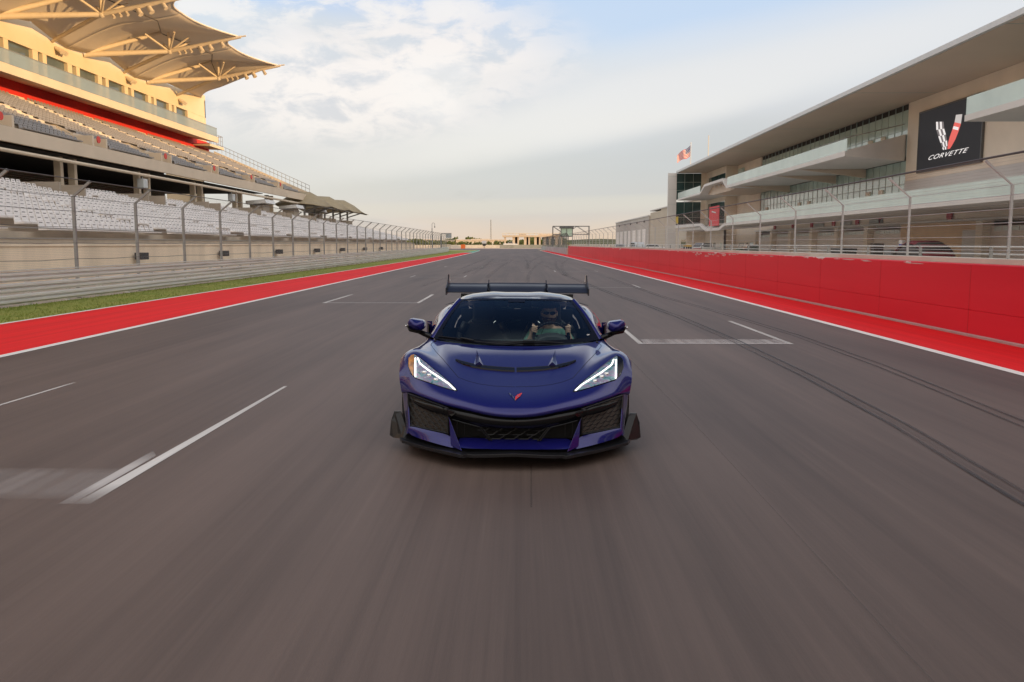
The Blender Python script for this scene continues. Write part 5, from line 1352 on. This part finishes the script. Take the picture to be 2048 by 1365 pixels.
for sx in (1, -1):
    h = empty('headlight', None, None); h.parent = CAR
    def half(P): return [[(p[0]*sx*1.0, p[1], p[2]) for p in r] for r in P]
    b = MB(); b.grid(half(poly_on(b, HT, HB, 26, 10, .003))); cp(b, 'housing', M_HLH, h, smooth=True)
    b = MB(); b.grid(half(poly_on(b, [(163, 640), (180, 620), (200, 613)], [(163, 650), (164, 700), (196, 764)], 8, 4, .006))); cp(b, 'side_lens', M_AMB if sx == 1 else M_GLOSS, h, smooth=True)  # only the left one carries the painted amber reflection
    b = MB()
    strip_on(b, [(208, 640), (209, 700), (210, 768)], .0065, .006, side=sx)
    strip_on(b, [(224, 640), (238, 676), (300, 725), (380, 778), (436, 815), (478, 855)], .0065, .006, side=sx)
    cp(b, 'light_strip', M_DRL, h)
    b = MB()
    strip_on(b, HT[2:], .005, .001, side=sx); strip_on(b, HB, .005, .001, side=sx); strip_on(b, HT[:3], .005, .001, side=sx); cp(b, 'headlight_seal', M_GLOSS, h)
    for c_ in ((268, 735), (300, 755), (345, 785)):
        p = S(c_[0], c_[1], .0)
        if p is not None: cp(MB().ball((p.x*sx, p.y, p.z), .020, 12, 8), 'projector_lens', M_CHR, h, smooth=True)

# ---- windscreen, roof and cabin
def wsp(u, v):   # u -1..1 across, v 0 bottom .. 1 top
    a = abs(u); xb = .80*a; sb = 1.43+.29*a**2.6; zb = .782+.028*a**2
    xt = .575*a; st = 2.20+.15*a**2; zt_ = 1.168-.022*a**2
    x = lerp(xb, xt, v); s_ = lerp(sb, st, v); z = lerp(zb, zt_, v)+.045*math.sin(math.pi*v)*(1-.4*a*a)
    return (x*(1 if u >= 0 else -1), s_, z)
M_WS = bpy.data.materials.new('windscreen_glass'); M_WS.use_nodes = True; t = M_WS.node_tree
for n_ in list(t.nodes): t.nodes.remove(n_)
tr_ = t.nodes.new('ShaderNodeBsdfTransparent'); tr_.inputs[0].default_value = (.93, 1.0, .98, 1); gl_ = t.nodes.new('ShaderNodeBsdfGlossy'); gl_.inputs[0].default_value = (.75, .95, 1.0, 1); gl_.inputs[1].default_value = .01
fr = t.nodes.new('ShaderNodeFresnel'); fr.inputs[0].default_value = 1.5; mxs = t.nodes.new('ShaderNodeMixShader'); oo = t.nodes.new('ShaderNodeOutputMaterial')
t.links.new(fr.outputs[0], mxs.inputs[0]); t.links.new(tr_.outputs[0], mxs.inputs[1]); t.links.new(gl_.outputs[0], mxs.inputs[2]); t.links.new(mxs.outputs[0], oo.inputs[0])
b = MB().grid([[wsp(-1+2*i/24, j/12) for j in range(13)] for i in range(25)]); ws = cp(b, 'windscreen', M_WS, smooth=True)
BVW = car_bvh([ws])
# black border on the glass
b = MB()
def wn(u, v, off):
    p = Vector(wsp(u, v)); return (p.x, p.y-off*.8, p.z+off*.6)
b.grid([[wn(-1+2*i/30, v, .003) for v in (0, .035, .07)] for i in range(31)])
b.grid([[wn(-1+2*i/30, v, .003) for v in (.95, .975, 1)] for i in range(31)])
for s_ in (-1, 1): b.grid([[wn(s_*u, j/12, .003) for u in (.90 if j < 2 else .945, .97, 1)] for j in range(13)])
b.grid([[wn(u, v, .0032) for v in (.88, .92, .96)] for u in (-.14, -.07, 0, .07, .14)])
cp(b, 'glass_border', M_GLOSS, ws, recalc=False, smooth=True)
# A pillars: slim body coloured bars beside the glass
for sx in (1, -1):
    P = []; b = MB()
    for j in range(13):
        v = j/12; x, y, z = wsp(sx*1.0, v); P.append([(x-sx*.004, y-.004, z+.004), (x+sx*.012, y-.004, z+.014), (x+sx*.030, y+.02, z+.008), (x+sx*.034, y+.06, z-.02)])
    b.grid(P); cp(b, 'windscreen_pillar', M_BLUE, smooth=True)
def roofz(x, s_):
    a = abs(x); bub = .012*(1 if .22 < a < .5 else max(0, 1-min(abs(a-.22), abs(a-.5))/.05))
    base = 1.2115-.05*(a/.58)**2.2
    arc = -.10*((s_-2.55)/.45)**2 if s_ < 2.55 else -.05*((s_-2.55)/.55)**2-.11*max(0, s_-3.0)**1.2
    return base+bub+arc
b = MB(); xs = [-.605, -.575, -.52, -.45, -.35, -.25, -.20, -.12, 0, .12, .20, .25, .35, .45, .52, .575, .605]
P = []
for k in range(20):
    s_ = k/19; row = []
    for x in xs:
        st = 2.20+.15*min(1, abs(x)/.575)**2; y = lerp(st, 3.15, s_); z = roofz(x, y) if k else wsp(min(1, abs(x)/.575), 1)[2]+.004
        if abs(x) > .58: z -= .03
        row.append((x, y, z))
    P.append(row)
b.grid(P); cp(b, 'roof_panel', paint('dark_roof', (.004, .005, .014), .3, .3), smooth=True)
# rear body
RR = [
 [(.80, 1.70, .803), (.87, 1.74, .800), (.925, 1.75, .71), (.945, 1.75, .45), (.94, 1.75, .17)],
 [(.79, 2.3, .865), (.86, 2.3, .84), (.915, 2.3, .72), (.94, 2.3, .45), (.95, 2.3, .17)],
 [(.76, 2.75, .94), (.85, 2.75, .90), (.93, 2.75, .77), (.955, 2.75, .45), (.96, 2.75, .17)],
 [(.68, 3.05, 1.05), (.79, 3.05, 1.02), (.965, 3.05, .86), (1.0, 3.05, .55), (.97, 3.05, .17)],
 [(.66, 3.35, 1.06), (.80, 3.35, 1.03), (.995, 3.38, .85), (1.02, 3.42, .55), (.99, 3.44, .34)],
 [(.66, 3.80, 1.02), (.82, 3.82, .99), (.975, 3.82, .86), (1.012, 3.82, .78), (1.0, 3.82, .735)],
 [(.66, 4.25, .98), (.82, 4.22, .95), (.96, 4.20, .83), (1.0, 4.20, .62), (.99, 4.21, .36)],
 [(.66, 4.58, .95), (.80, 4.56, .92), (.90, 4.54, .80), (.94, 4.52, .55), (.92, 4.52, .30)],
 [(.60, 4.63, .88), (.70, 4.63, .85), (.80, 4.62, .72), (.85, 4.60, .52), (.85, 4.58, .30)]]
b = MB(); both(b, RR)
D = [[(0, 3.15, 1.17), (.3, 3.15, 1.165), (.55, 3.12, 1.11), (.62, 3.1, 1.07), (.66, 3.05, 1.052)], [(0, 3.4, 1.13), (.3, 3.4, 1.12), (.5, 3.4, 1.08), (.6, 3.4, 1.06), (.66, 3.35, 1.06)],
     [(0, 3.8, 1.06), (.3, 3.8, 1.05), (.5, 3.8, 1.03), (.6, 3.8, 1.02), (.66, 3.8, 1.02)], [(0, 4.3, .99), (.3, 4.3, .985), (.5, 4.3, .98), (.6, 4.28, .98), (.66, 4.25, .98)],
     [(0, 4.62, .96), (.3, 4.62, .955), (.5, 4.6, .95), (.6, 4.59, .95), (.66, 4.58, .95)], [(0, 4.64, .86), (.3, 4.64, .86), (.5, 4.64, .86), (.56, 4.64, .87), (.60, 4.63, .88)]]
both(b, D)
b.add([(-.85, 4.6, .3), (.85, 4.6, .3), (.82, 4.63, .8), (.5, 4.64, .86), (-.5, 4.64, .86), (-.82, 4.63, .8)], [tuple(range(6))])
cp(b, 'rear_body', M_BLUE, smooth=True, subsurf=2)
# side between front wheel and door, sills
b = MB()
both(b, [[(1.0, 1.35, .66), (.945, 1.75, .45)], [(.975, 1.44, .53), (.945, 1.75, .33)], [(.96, 1.485, .345), (.945, 1.75, .25)], [(.95, 1.49, .16), (.94, 1.75, .17)]])
cp(b, 'front_quarter', M_BLUE, smooth=True)
for sx in (1, -1):
    cp(MB().box(*sorted((sx*.86, sx*.985)), 1.5, 3.42, .10, .165), 'side_skirt', M_CARB, bevel=.01)
    cp(MB().add([(sx*.935, 2.78, .86), (sx*1.0, 3.0, .86), (sx*1.015, 3.02, .50), (sx*.955, 2.82, .40), (sx*.94, 3.0, .86), (sx*.95, 3.02, .5)], [(0, 1, 2, 3), (1, 4, 5, 2)]), 'side_scoop', M_BLUE, bevel=.004)
    cp(MB().add([(sx*.945, 2.70, .84), (sx*.985, 2.95, .84), (sx*1.0, 2.98, .52), (sx*.965, 2.76, .42)], [(0, 1, 2, 3)]), 'side_intake', M_CAVE)
    cp(MB().add([(sx*.70, 3.06, 1.062), (sx*.80, 3.07, 1.035), (sx*.795, 3.16, 1.04), (sx*.70, 3.16, 1.068)], [(0, 1, 2, 3)]), 'haunch_slot', M_CAVE)
# side windows
b = MB()
for sx in (1, -1):
    b.grid([[(sx*lerp(.80, .60, v), lerp(lerp(1.76, 2.95, u), lerp(2.38, 2.95, u), v), lerp(lerp(.82, .95, u), 1.15, v)) for v in (0, .5, 1)] for u in (0, .33, .66, 1)])
cp(b, 'side_window', M_WS, smooth=True)
# tub and underside
cp(MB().box(-.80, .80, .66, 4.5, .11, .22).box(-.72, .72, 1.50, 1.56, .22, .74).box(-.78, -.76, 1.6, 3.0, .2, .80).box(.76, .78, 1.6, 3.0, .2, .80), 'floor_pan', M_CAVE)
cp(MB().box(-.62, .62, 3.02, 3.06, .22, 1.00).box(-.62, .62, 2.98, 3.02, 1.13, 1.17), 'rear_bulkhead', mat('cabin_black', (.006, .006, .006), .7))
cp(MB().box(-.40, .40, 3.03, 3.04, 1.005, 1.125), 'rear_window', mat('rear_glass', (.05, .10, .11), .15, emit=None))
# wheels
for sx in (1, -1):
    for yy, rr_, ww in ((1.10, .34, .28), (3.82, .355, .34)):
        w_ = cp(MB().tube((sx*(.985-ww), yy, rr_), (sx*.965, yy, rr_), rr_, 32), 'wheel', M_TYRE, autos=40, bevel=.02)
        q = MB()
        for k in range(10):
            a = 2*math.pi*k/10; q.obox((sx*.965, yy+.12*math.cos(a), rr_+.12*math.sin(a)), (.03, .03, .24), rot=Matrix.Rotation(-a+math.pi/2, 3, 'X'))
        q.tube((sx*.95, yy, rr_), (sx*.985, yy, rr_), .05, 12)
        ring = [(sx*.97, yy+.245*math.cos(2*math.pi*k/28), rr_+.245*math.sin(2*math.pi*k/28)) for k in range(29)]; q.path(ring, .014, 6)
        cp(q, 'rim', M_SATIN, w_)
# rear wing
def airfoil(x, s0, z0, ch, dz, th=.022):
    top = []
    for k in range(9):
        t_ = k/8; top.append((x, s0+ch*t_, z0+dz*t_**1.35+th*math.sin(math.pi*min(1, t_*1.0+.08))))
    botm = [(x, s0+ch*t_, z0+dz*t_**1.35-.012*math.sin(math.pi*t_)-.004) for t_ in [k/8 for k in range(9)]][::-1]
    return top+botm
b = MB()
b.grid([airfoil(x, 4.16+.0*abs(x), 1.115+(.008 if abs(x) < .36 else 0), .34, .10) for x in (-.876, -.6, -.372, -.350, 0, .350, .372, .6, .876)], close=True)
WG = cp(b, 'rear_wing', M_CARB, autos=40)
for sx in (1, -1):
    q = MB().add([(sx*.877, 4.12, 1.085), (sx*.877, 4.58, 1.10), (sx*.877, 4.60, 1.30), (sx*.877, 4.52, 1.325), (sx*.877, 4.40, 1.24), (sx*.877, 4.12, 1.17)]+[(sx*.889, 4.12, 1.085), (sx*.889, 4.58, 1.10), (sx*.889, 4.60, 1.30), (sx*.889, 4.52, 1.325), (sx*.889, 4.40, 1.24), (sx*.889, 4.12, 1.17)],
                 [tuple(range(6)), tuple(range(6, 12))]+[(i, (i+1) % 6, 6+(i+1) % 6, 6+i) for i in range(6)]); cp(q, 'wing_end_plate', M_CARB, WG)
    # tip of the end plate, turned outwards; its reflection painted as pale grey
    q = MB().add([(sx*.895, 4.50, 1.235), (sx*.865, 4.58, 1.24), (sx*.877, 4.60, 1.325), (sx*.892, 4.52, 1.33)], [(0, 1, 2, 3)]); cp(q, 'end_plate_tip', mat('tip_reflection', (.6, .6, .6), .3, metal=.6) if sx == 1 else bpy.data.materials['tip_reflection'], WG)
    q = MB().add([(sx*.36, 4.14, 1.13), (sx*.36, 4.50, 1.22), (sx*.36, 4.50, 1.26), (sx*.36, 4.20, 1.165)]+[(sx*.37, 4.14, 1.13), (sx*.37, 4.50, 1.22), (sx*.37, 4.50, 1.26), (sx*.37, 4.20, 1.165)], [(0, 1, 2, 3), (4, 5, 6, 7), (0, 1, 5, 4), (1, 2, 6, 5), (2, 3, 7, 6), (3, 0, 4, 7)]); cp(q, 'wing_rib', M_GLOSS, WG)
    q = MB(); q.path([(sx*.365, 4.30, 1.19), (sx*.365, 4.25, 1.21), (sx*.365, 4.12, 1.14), (sx*.365, 4.15, 1.0), (sx*.365, 4.2, .95)], .014, 8); cp(q, 'wing_support', M_GLOSS, WG)
# mirrors
for sx in (1, -1):
    A = [(.890, 1.80, .965), (1.045, 1.80, .990), (1.065, 1.82, .940), (1.035, 1.82, .885), (.925, 1.80, .868), (.895, 1.80, .90)]
    Bk = [(.895, 1.95, .970), (1.045, 1.95, .992), (1.068, 1.95, .94), (1.035, 1.95, .875), (.925, 1.95, .862), (.895, 1.95, .90)]
    ctr = (.975, 1.745, .930)
    q = MB().add([(x*sx, y, z) for x, y, z in A+Bk]+[(ctr[0]*sx, ctr[1], ctr[2])], [(i, (i+1) % 6, 12) for i in range(6)]+[(i, (i+1) % 6, 6+(i+1) % 6, 6+i) for i in range(6)]+[tuple(range(6, 12))])
    mr_ = cp(q, 'wing_mirror', M_BLUE, bevel=.022, autos=50)
    q = MB().add([(x*sx, y, z) for x, y, z in [(.915, 1.78, .880), (1.035, 1.80, .893), (1.068, 1.83, .935), (1.075, 1.86, .915), (1.045, 1.84, .862), (.93, 1.80, .842), (.915, 1.90, .880), (1.05, 1.93, .89), (1.07, 1.93, .93), (1.075, 1.93, .91), (1.045, 1.93, .862), (.93, 1.93, .842)]],
                 [tuple(range(6)), tuple(range(6, 12))]+[(i, (i+1) % 6, 6+(i+1) % 6, 6+i) for i in range(6)]); cp(q, 'mirror_base', M_GLOSS, mr_, bevel=.006)
    q = MB().tube((sx*.95, 1.86, .866), (sx*.80, 1.78, .815), .018, 8, r1=.024).tube((sx*.95, 1.88, .855), (sx*.81, 1.82, .805), .022, 8, r1=.028); cp(q, 'mirror_arm', M_GLOSS, mr_, autos=40)
    cp(MB().ball((sx*1.078, 1.86, .915), .011, 10, 8), 'mirror_lamp', M_CHR, mr_, smooth=True)
# wipers
b = MB()
def wpt(u, v, o=.012): x, y, z = wsp(u, v); return (x, y-o, z+o)
b.path([wpt(-.95, .035, .010), wpt(-.7, .045), wpt(-.45, .02), wpt(-.18, .0)], .006, 6); b.tube(wpt(-.66, .05, .016), wpt(-.5, .03, .016), .011, 6)
b.path([wpt(-.18, .0), wpt(.05, .045), wpt(.25, .045), wpt(.55, .0)], .006, 6); b.tube(wpt(.08, .04, .016), wpt(.22, .04, .016), .011, 6)
cp(b, 'wiper', M_GLOSS)
b = MB()
for k in range(4):
    u0 = .875+k*.009
    b.add([wn(u0, .105+(k % 2)*.004, .0036), wn(u0+.006, .104, .0036), wn(u0+.006, .125, .0036), wn(u0, .123, .0036)], [(0, 1, 2, 3)])
cp(b, 'windscreen_sticker', M_WHITEP, ws, recalc=False)
# ---- interior
M_CAB = bpy.data.materials['cabin_black']; M_DASH = mat('dash_leather', (.045, .055, .055), .55, var=.2, scale=6); M_SEATB = mat('seat_leather', (.028, .026, .025), .5, var=.2, scale=8)
b = MB().grid([[(x, y, z+.02*math.cos(x*2)) for y, z in ((1.56, .755), (1.75, .775), (1.92, .765), (1.96, .70), (1.98, .5))] for x in (-.74, -.4, 0, .15, .35, .6, .74)])
cp(b, 'dashboard', M_DASH, smooth=True)
cp(MB().prism([(.16, .66), (.16, .74), (.22, .82), (.30, .845), (.40, .845), (.48, .82), (.54, .74), (.54, .66)], 'y', 1.78, 2.02), 'instrument_hood', M_DASH, bevel=.02)
cp(MB().box(.22, .48, 2.021, 2.03, .70, .80), 'instrument_screen', M_GLOSS)
cp(MB().prism([(-.11, .3), (-.11, .66), (.11, .70), (.11, .3)], 'y', 1.95, 2.9), 'centre_console', M_CAB, bevel=.02)
def cseat(x):
    s_ = empty('cabin_seat', None, None); s_.parent = CAR; s_.location = (x, 0, 0)
    cp(MB().grid([[(xx*w, y, z) for xx in (-1, -.8, -.4, 0, .4, .8, 1)] for y, z, w in ((2.76, .42, .24), (2.80, .55, .27), (2.84, .70, .27), (2.87, .80, .24), (2.88, .85, .17), (2.90, .90, .10))]), 'backrest', M_SEATB, s_, smooth=True, solid=.08)
    q = MB()
    for sg in (-1, 1): q.path([(sg*.26, 2.68, .45), (sg*.27, 2.73, .60), (sg*.25, 2.78, .75), (sg*.19, 2.82, .86)], .045, 8)
    cp(q, 'seat_bolster', M_SEATB, s_, smooth=True)
    cp(MB().obox((0, 2.86, .98), (.24, .09, .20)), 'headrest', M_SEATB, s_, bevel=.03)
    cp(MB().obox((0, 2.50, .38), (.5, .55, .14)), 'cushion', M_SEATB, s_, bevel=.03)
    q = MB()
    for sg in (-1, 1): q.tube((sg*.135, 2.80, .885), (sg*.10, 2.81, .855), .007, 6)
    q.tube((-.06, 2.80, .845), (.06, 2.80, .845), .004, 5)
    cp(q, 'harness_trim', M_CHR, s_)
cseat(-.36); cseat(.36)
# steering wheel
SWC = Vector((.35, 2.10, .79)); SWN = Vector((0, .93, .36)).normalized()
sa = Vector((1, 0, 0)); sb = SWN.cross(sa).normalized()
if sb.z < 0: sb = -sb
def swp(a, r): return SWC+sa*(r*math.cos(a))+sb*(r*.92*math.sin(a))
sw = cp(MB().path([swp(2*math.pi*k/36, .175) for k in range(37)], .016, 8), 'steering_wheel', M_GLOSS, smooth=True)
q = MB()
for a in (R(5), R(175), R(270)): q.tube(SWC, swp(a, .17), .02, 6, r1=.014)
q.ball(SWC, .055, 12, 8, sc=(1, .5, .8)); cp(q, 'steering_spokes', M_SATIN, sw)
cp(MB().obox((.03, 2.30, 1.105), (.24, .03, .055)).prism([(-.10, 1.115), (.12, 1.115), (.03, 1.15), (-.01, 1.15)], 'y', 2.24, 2.28), 'rear_view_mirror', M_GLOSS, bevel=.01)
cp(MB().box(-.36, .30, 2.95, 2.97, 1.02, 1.032).box(-.06, .04, 2.94, 2.96, .875, .885), 'cabin_trim', mat('teal_grey_trim', (.22, .30, .31), .3))

# ---------------------------------------------------------------- the driver
DR = empty('person', 'bearded person in sunglasses and green t-shirt driving with both hands on the wheel', 'person', CAR.location)
DR.rotation_euler = CAR.rotation_euler
M_SKIN = mat('skin', (.82, .56, .42), .5, var=.06, scale=12); M_SHIRT = mat('green_shirt', (.18, .40, .31), .8, var=.18, scale=14, bump=.2, bscale=30); M_HAIR = mat('brown_hair', (.045, .025, .015), .7, var=.3, scale=40)
M_JEAN = mat('dark_trousers', (.02, .025, .04), .8)
def skin_obj(name, verts, edges, radii, m, parent, root=0, sub=2):
    me = bpy.data.meshes.new(name); me.from_pydata([tuple(v) for v in verts], edges, [])
    o = bpy.data.objects.new(name, me); C.objects.link(o)
    sk = o.modifiers.new('skin', 'SKIN'); sk.use_smooth_shade = True
    if not me.skin_vertices: me.skin_vertices.new()
    for i, r_ in enumerate(radii):
        d = me.skin_vertices[0].data[i]; d.radius = (r_, r_) if isinstance(r_, float) else r_
        d.use_root = (i == root)
    s_ = o.modifiers.new('sub', 'SUBSURF'); s_.levels = sub; s_.render_levels = sub
    bake(o); o.data.materials.clear(); o.data.materials.append(m); o.data.polygons.foreach_set('use_smooth', [True]*len(o.data.polygons))
    o.parent = parent; return o
HX = .345
V = []; E_ = []; RAD = []
def addv(p, r_, frm=None):
    V.append(Vector(p)); RAD.append(r_)
    if frm is not None: E_.append((frm, len(V)-1))
    return len(V)-1
pel = addv((HX, 2.62, .44), .13); sp1 = addv((HX, 2.66, .58), .125, pel); ch = addv((HX, 2.67, .73), .13, sp1); nk = addv((HX, 2.66, .83), .060, ch)
n2 = addv((HX, 2.635, .875), .056, nk); jaw = addv((HX, 2.605, .935), .070, n2); mid = addv((HX, 2.615, 1.0), .080, jaw); top = addv((HX, 2.63, 1.06), .070, mid)
def arm(sx):
    sh = addv((HX+sx*.165, 2.66, .785), .062, ch); el_ = addv((HX+sx*.245, 2.46, .64), .044, sh); fa = addv((HX+sx*.20, 2.30, .735), .038, el_)
    wr = addv((HX+sx*.175, 2.20, .835), .027, fa); pm = addv((HX+sx*.168, 2.155, .870), .030, wr)
    g = SWC+sa*(sx*.165)+sb*(.085)
    base = V[pm]
    for k in range(4):
        o_ = sb*(.028-.019*k)
        a = addv(base+Vector((sx*.008, -.028, .018))+o_, .0098, pm); c = addv(g+Vector((sx*.024, -.020, .010))+o_*1.0, .0090, a); d = addv(g+Vector((-sx*.004, -.030, .008))+o_, .0082, c); e = addv(g+Vector((-sx*.024, -.016+.002*k, -.002))+o_, .0075, d)
    th_ = addv(base+Vector((-sx*.020, -.005, -.002)), .0115, pm); t2 = addv(g+Vector((-sx*.026, .010, .014)), .010, th_); t3 = addv(g+Vector((-sx*.028, -.004, .036)), .0085, t2)
arm(1); arm(-1)
for sx in (1, -1):
    k1 = addv((HX+sx*.10, 2.30, .50), .085, pel); k2 = addv((HX+sx*.12, 2.02, .55), .062, k1); k3 = addv((HX+sx*.11, 1.78, .34), .045, k2); k4 = addv((HX+sx*.11, 1.66, .30), .035, k3)
pbody = skin_obj('body', V, E_, RAD, M_SKIN, DR)
# head shape: jaw, nose, ears, brows as a finer mesh joined to the body surface
hd = MB()
def headpt(th, ph):
    x = math.sin(th)*math.cos(ph); y = math.sin(th)*math.sin(ph); z = math.cos(th)
    w_ = .079*(1-.20*max(0, -z)**1.5); dpt = .098; hgt = .128
    px_, py_, pz_ = w_*x, dpt*y, hgt*z
    if y < 0:
        py_ *= 1-.10*max(0, -z)
        nose = math.exp(-((px_/.013)**2)-((pz_+.018)/.026)**2)*.026; py_ -= nose
        brow = math.exp(-((pz_-.020)/.012)**2)*.006; py_ -= brow
        eye = math.exp(-(((abs(px_)-.031)/.014)**2)-((pz_+.001)/.012)**2)*.010; py_ += eye
        lip = math.exp(-((px_/.024)**2)-((pz_+.058)/.009)**2)*.005; py_ -= lip
        chin = math.exp(-((px_/.03)**2)-((pz_+.100)/.02)**2)*.012; py_ -= chin
    return (HX+px_, 2.622+py_, .990+pz_)
hd.grid([[headpt(math.pi*(i+.02)/24.04, 2*math.pi*j/32) for j in range(33)] for i in range(25)])
for sx in (1, -1):
    hd.ball((HX+sx*.083, 2.63, .985), .026, 10, 8, sc=(.35, .7, 1.15))
hdo = hd.build('head', M_SKIN, smooth=True, recalc=True, merge=True)
# join the head into the single body mesh
bmj = bmesh.new(); bmj.from_mesh(pbody.data); bmj.from_mesh(hdo.data); bmj.to_mesh(pbody.data); bmj.free(); bpy.data.objects.remove(hdo)
pbody.data.polygons.foreach_set('use_smooth', [True]*len(pbody.data.polygons))
def shell(th0, th1, ph_ok, off, name, m, noise_=0.0):
    b_ = MB(); rows = []
    rr2 = random.Random(4)
    n1, n2_ = 30, 44
    pts = {}
    for i in range(n1+1):
        for j in range(n2_+1):
            th = math.pi*(i+.02)/(n1+.04); ph = 2*math.pi*j/n2_; p = Vector(headpt(th, ph)); c_ = Vector((HX, 2.622, .990)); d_ = (p-c_).normalized()
            pts[i, j] = p+d_*(off+noise_*math.sin(i*2.7+j*1.9))
    for i in range(n1):
        for j in range(n2_):
            th = math.pi*(i+.5)/n1; ph = 2*math.pi*(j+.5)/n2_
            if ph_ok(th, ph): b_.add([pts[i, j], pts[i, j+1], pts[i+1, j+1], pts[i+1, j]], [(0, 1, 2, 3)])
    return b_.build(name, m, DR, smooth=True, merge=True, solid=.006)
shell(0, 0, lambda th, ph: (math.cos(th) > .42) or (math.sin(ph) > .1 and math.cos(th) > -.45), .012, 'hair', M_HAIR, .002)
shell(0, 0, lambda th, ph: math.sin(ph) < -.05 and math.cos(th) < -.30 and not (abs(math.cos(ph)) < .26 and -.50 < math.cos(th) < -.40) , .004, 'beard', mat('beard_hair', (.085, .045, .025), .8, var=.3, scale=50), .0012)
g_ = MB()
for sx in (1, -1):
    g_.grid([[(HX+sx*(.034+.032*math.cos(a)*r_), 2.622-.108+.012*abs(math.cos(a)*r_+ .6), .996+.019*math.sin(a)*r_) for a in [2*math.pi*k/14 for k in range(15)]] for r_ in (.02, .6, 1.0)])
    g_.tube((HX+sx*.058, 2.53, 1.0), (HX+sx*.084, 2.62, .998), .003, 5)
g_.tube((HX-.008, 2.512, .998), (HX+.008, 2.512, .998), .003, 5)
g_.build('sunglasses', M_GLOSS, DR, solid=.002)
# t-shirt: inflated torso with short sleeves and a collar
TV = []; TE = []; TR = []
def tv(p, r_, frm=None):
    TV.append(Vector(p)); TR.append(r_)
    if frm is not None: TE.append((frm, len(TV)-1))
    return len(TV)-1
t0 = tv((HX, 2.62, .46), .142); t1 = tv((HX, 2.66, .58), .140, t0); t2 = tv((HX, 2.67, .725), .148, t1); t3 = tv((HX, 2.663, .805), .085, t2)
for sx in (1, -1):
    s1 = tv((HX+sx*.165, 2.66, .783), .078, t2); s2 = tv((HX+sx*.215, 2.56, .700), .064, s1); s3 = tv((HX+sx*.238, 2.49, .655), .060, s2)
skin_obj('t_shirt', TV, TE, TR, M_SHIRT, DR)
cp(MB().path([(HX-.05, 2.60, .845), (HX-.10, 2.54, .74), (HX-.13, 2.50, .62)], .004, 4).path([(.60, 2.74, .90), (.54, 2.62, .80), (.40, 2.52, .68), (.24, 2.52, .50)], .016, 4), 'seat_belt', M_SATIN)
# person on the cart
t = empty('person', 'person in white shirt sitting on the dark green cart before the garages', 'person', (29.5, 113, 0), R(-80))
def small_person(root, sit_z, yy):
    V2 = [(0, yy+.05, sit_z), (0, yy+.03, sit_z+.22), (0, yy, sit_z+.42), (0, yy-.02, sit_z+.54), (0, yy-.03, sit_z+.66), (0, yy-.02, sit_z+.78)]
    R2 = [.15, .14, .15, .06, .085, .08]; E2 = [(0, 1), (1, 2), (2, 3), (3, 4), (4, 5)]
    for sx in (1, -1):
        k = len(V2); V2 += [(sx*.19, yy, sit_z+.44), (sx*.25, yy-.12, sit_z+.22), (sx*.20, yy-.38, sit_z+.24), (sx*.19, yy-.46, sit_z+.26)]; R2 += [.065, .045, .035, .04]; E2 += [(2, k), (k, k+1), (k+1, k+2), (k+2, k+3)]
        k = len(V2); V2 += [(sx*.11, yy-.40, sit_z+.04), (sx*.12, yy-.52, sit_z-.36), (sx*.12, yy-.64, sit_z-.38)]; R2 += [.085, .055, .045]; E2 += [(0, k), (k, k+1), (k+1, k+2)]
    skin_obj('body', V2, E2, R2, M_SKIN, root, 0, 1)
    V3 = [(0, yy+.05, sit_z+.02), (0, yy+.03, sit_z+.22), (0, yy, sit_z+.43)]; R3 = [.165, .16, .165]; E3 = [(0, 1), (1, 2)]
    for sx in (1, -1): k = len(V3); V3 += [(sx*.20, yy, sit_z+.44), (sx*.26, yy-.10, sit_z+.26)]; R3 += [.08, .06]; E3 += [(2, k), (k, k+1)]
    skin_obj('shirt', V3, E3, R3, M_WHITEP, root, 0, 1)
    V4 = [(0, yy+.04, sit_z-.02)]; R4 = [.17]; E4 = []
    for sx in (1, -1): k = len(V4); V4 += [(sx*.11, yy-.38, sit_z+.04), (sx*.12, yy-.50, sit_z-.26)]; R4 += [.098, .068]; E4 += [(0, k), (k, k+1)]
    skin_obj('trousers', V4, E4, R4, M_JEAN, root, 0, 1)
    MB().ball((0, yy-.015, sit_z+.78), .098, 12, 8, sc=(.9, 1, .85)).build('hair', M_HAIR, root, smooth=True)
small_person(t, 1.0, .05)
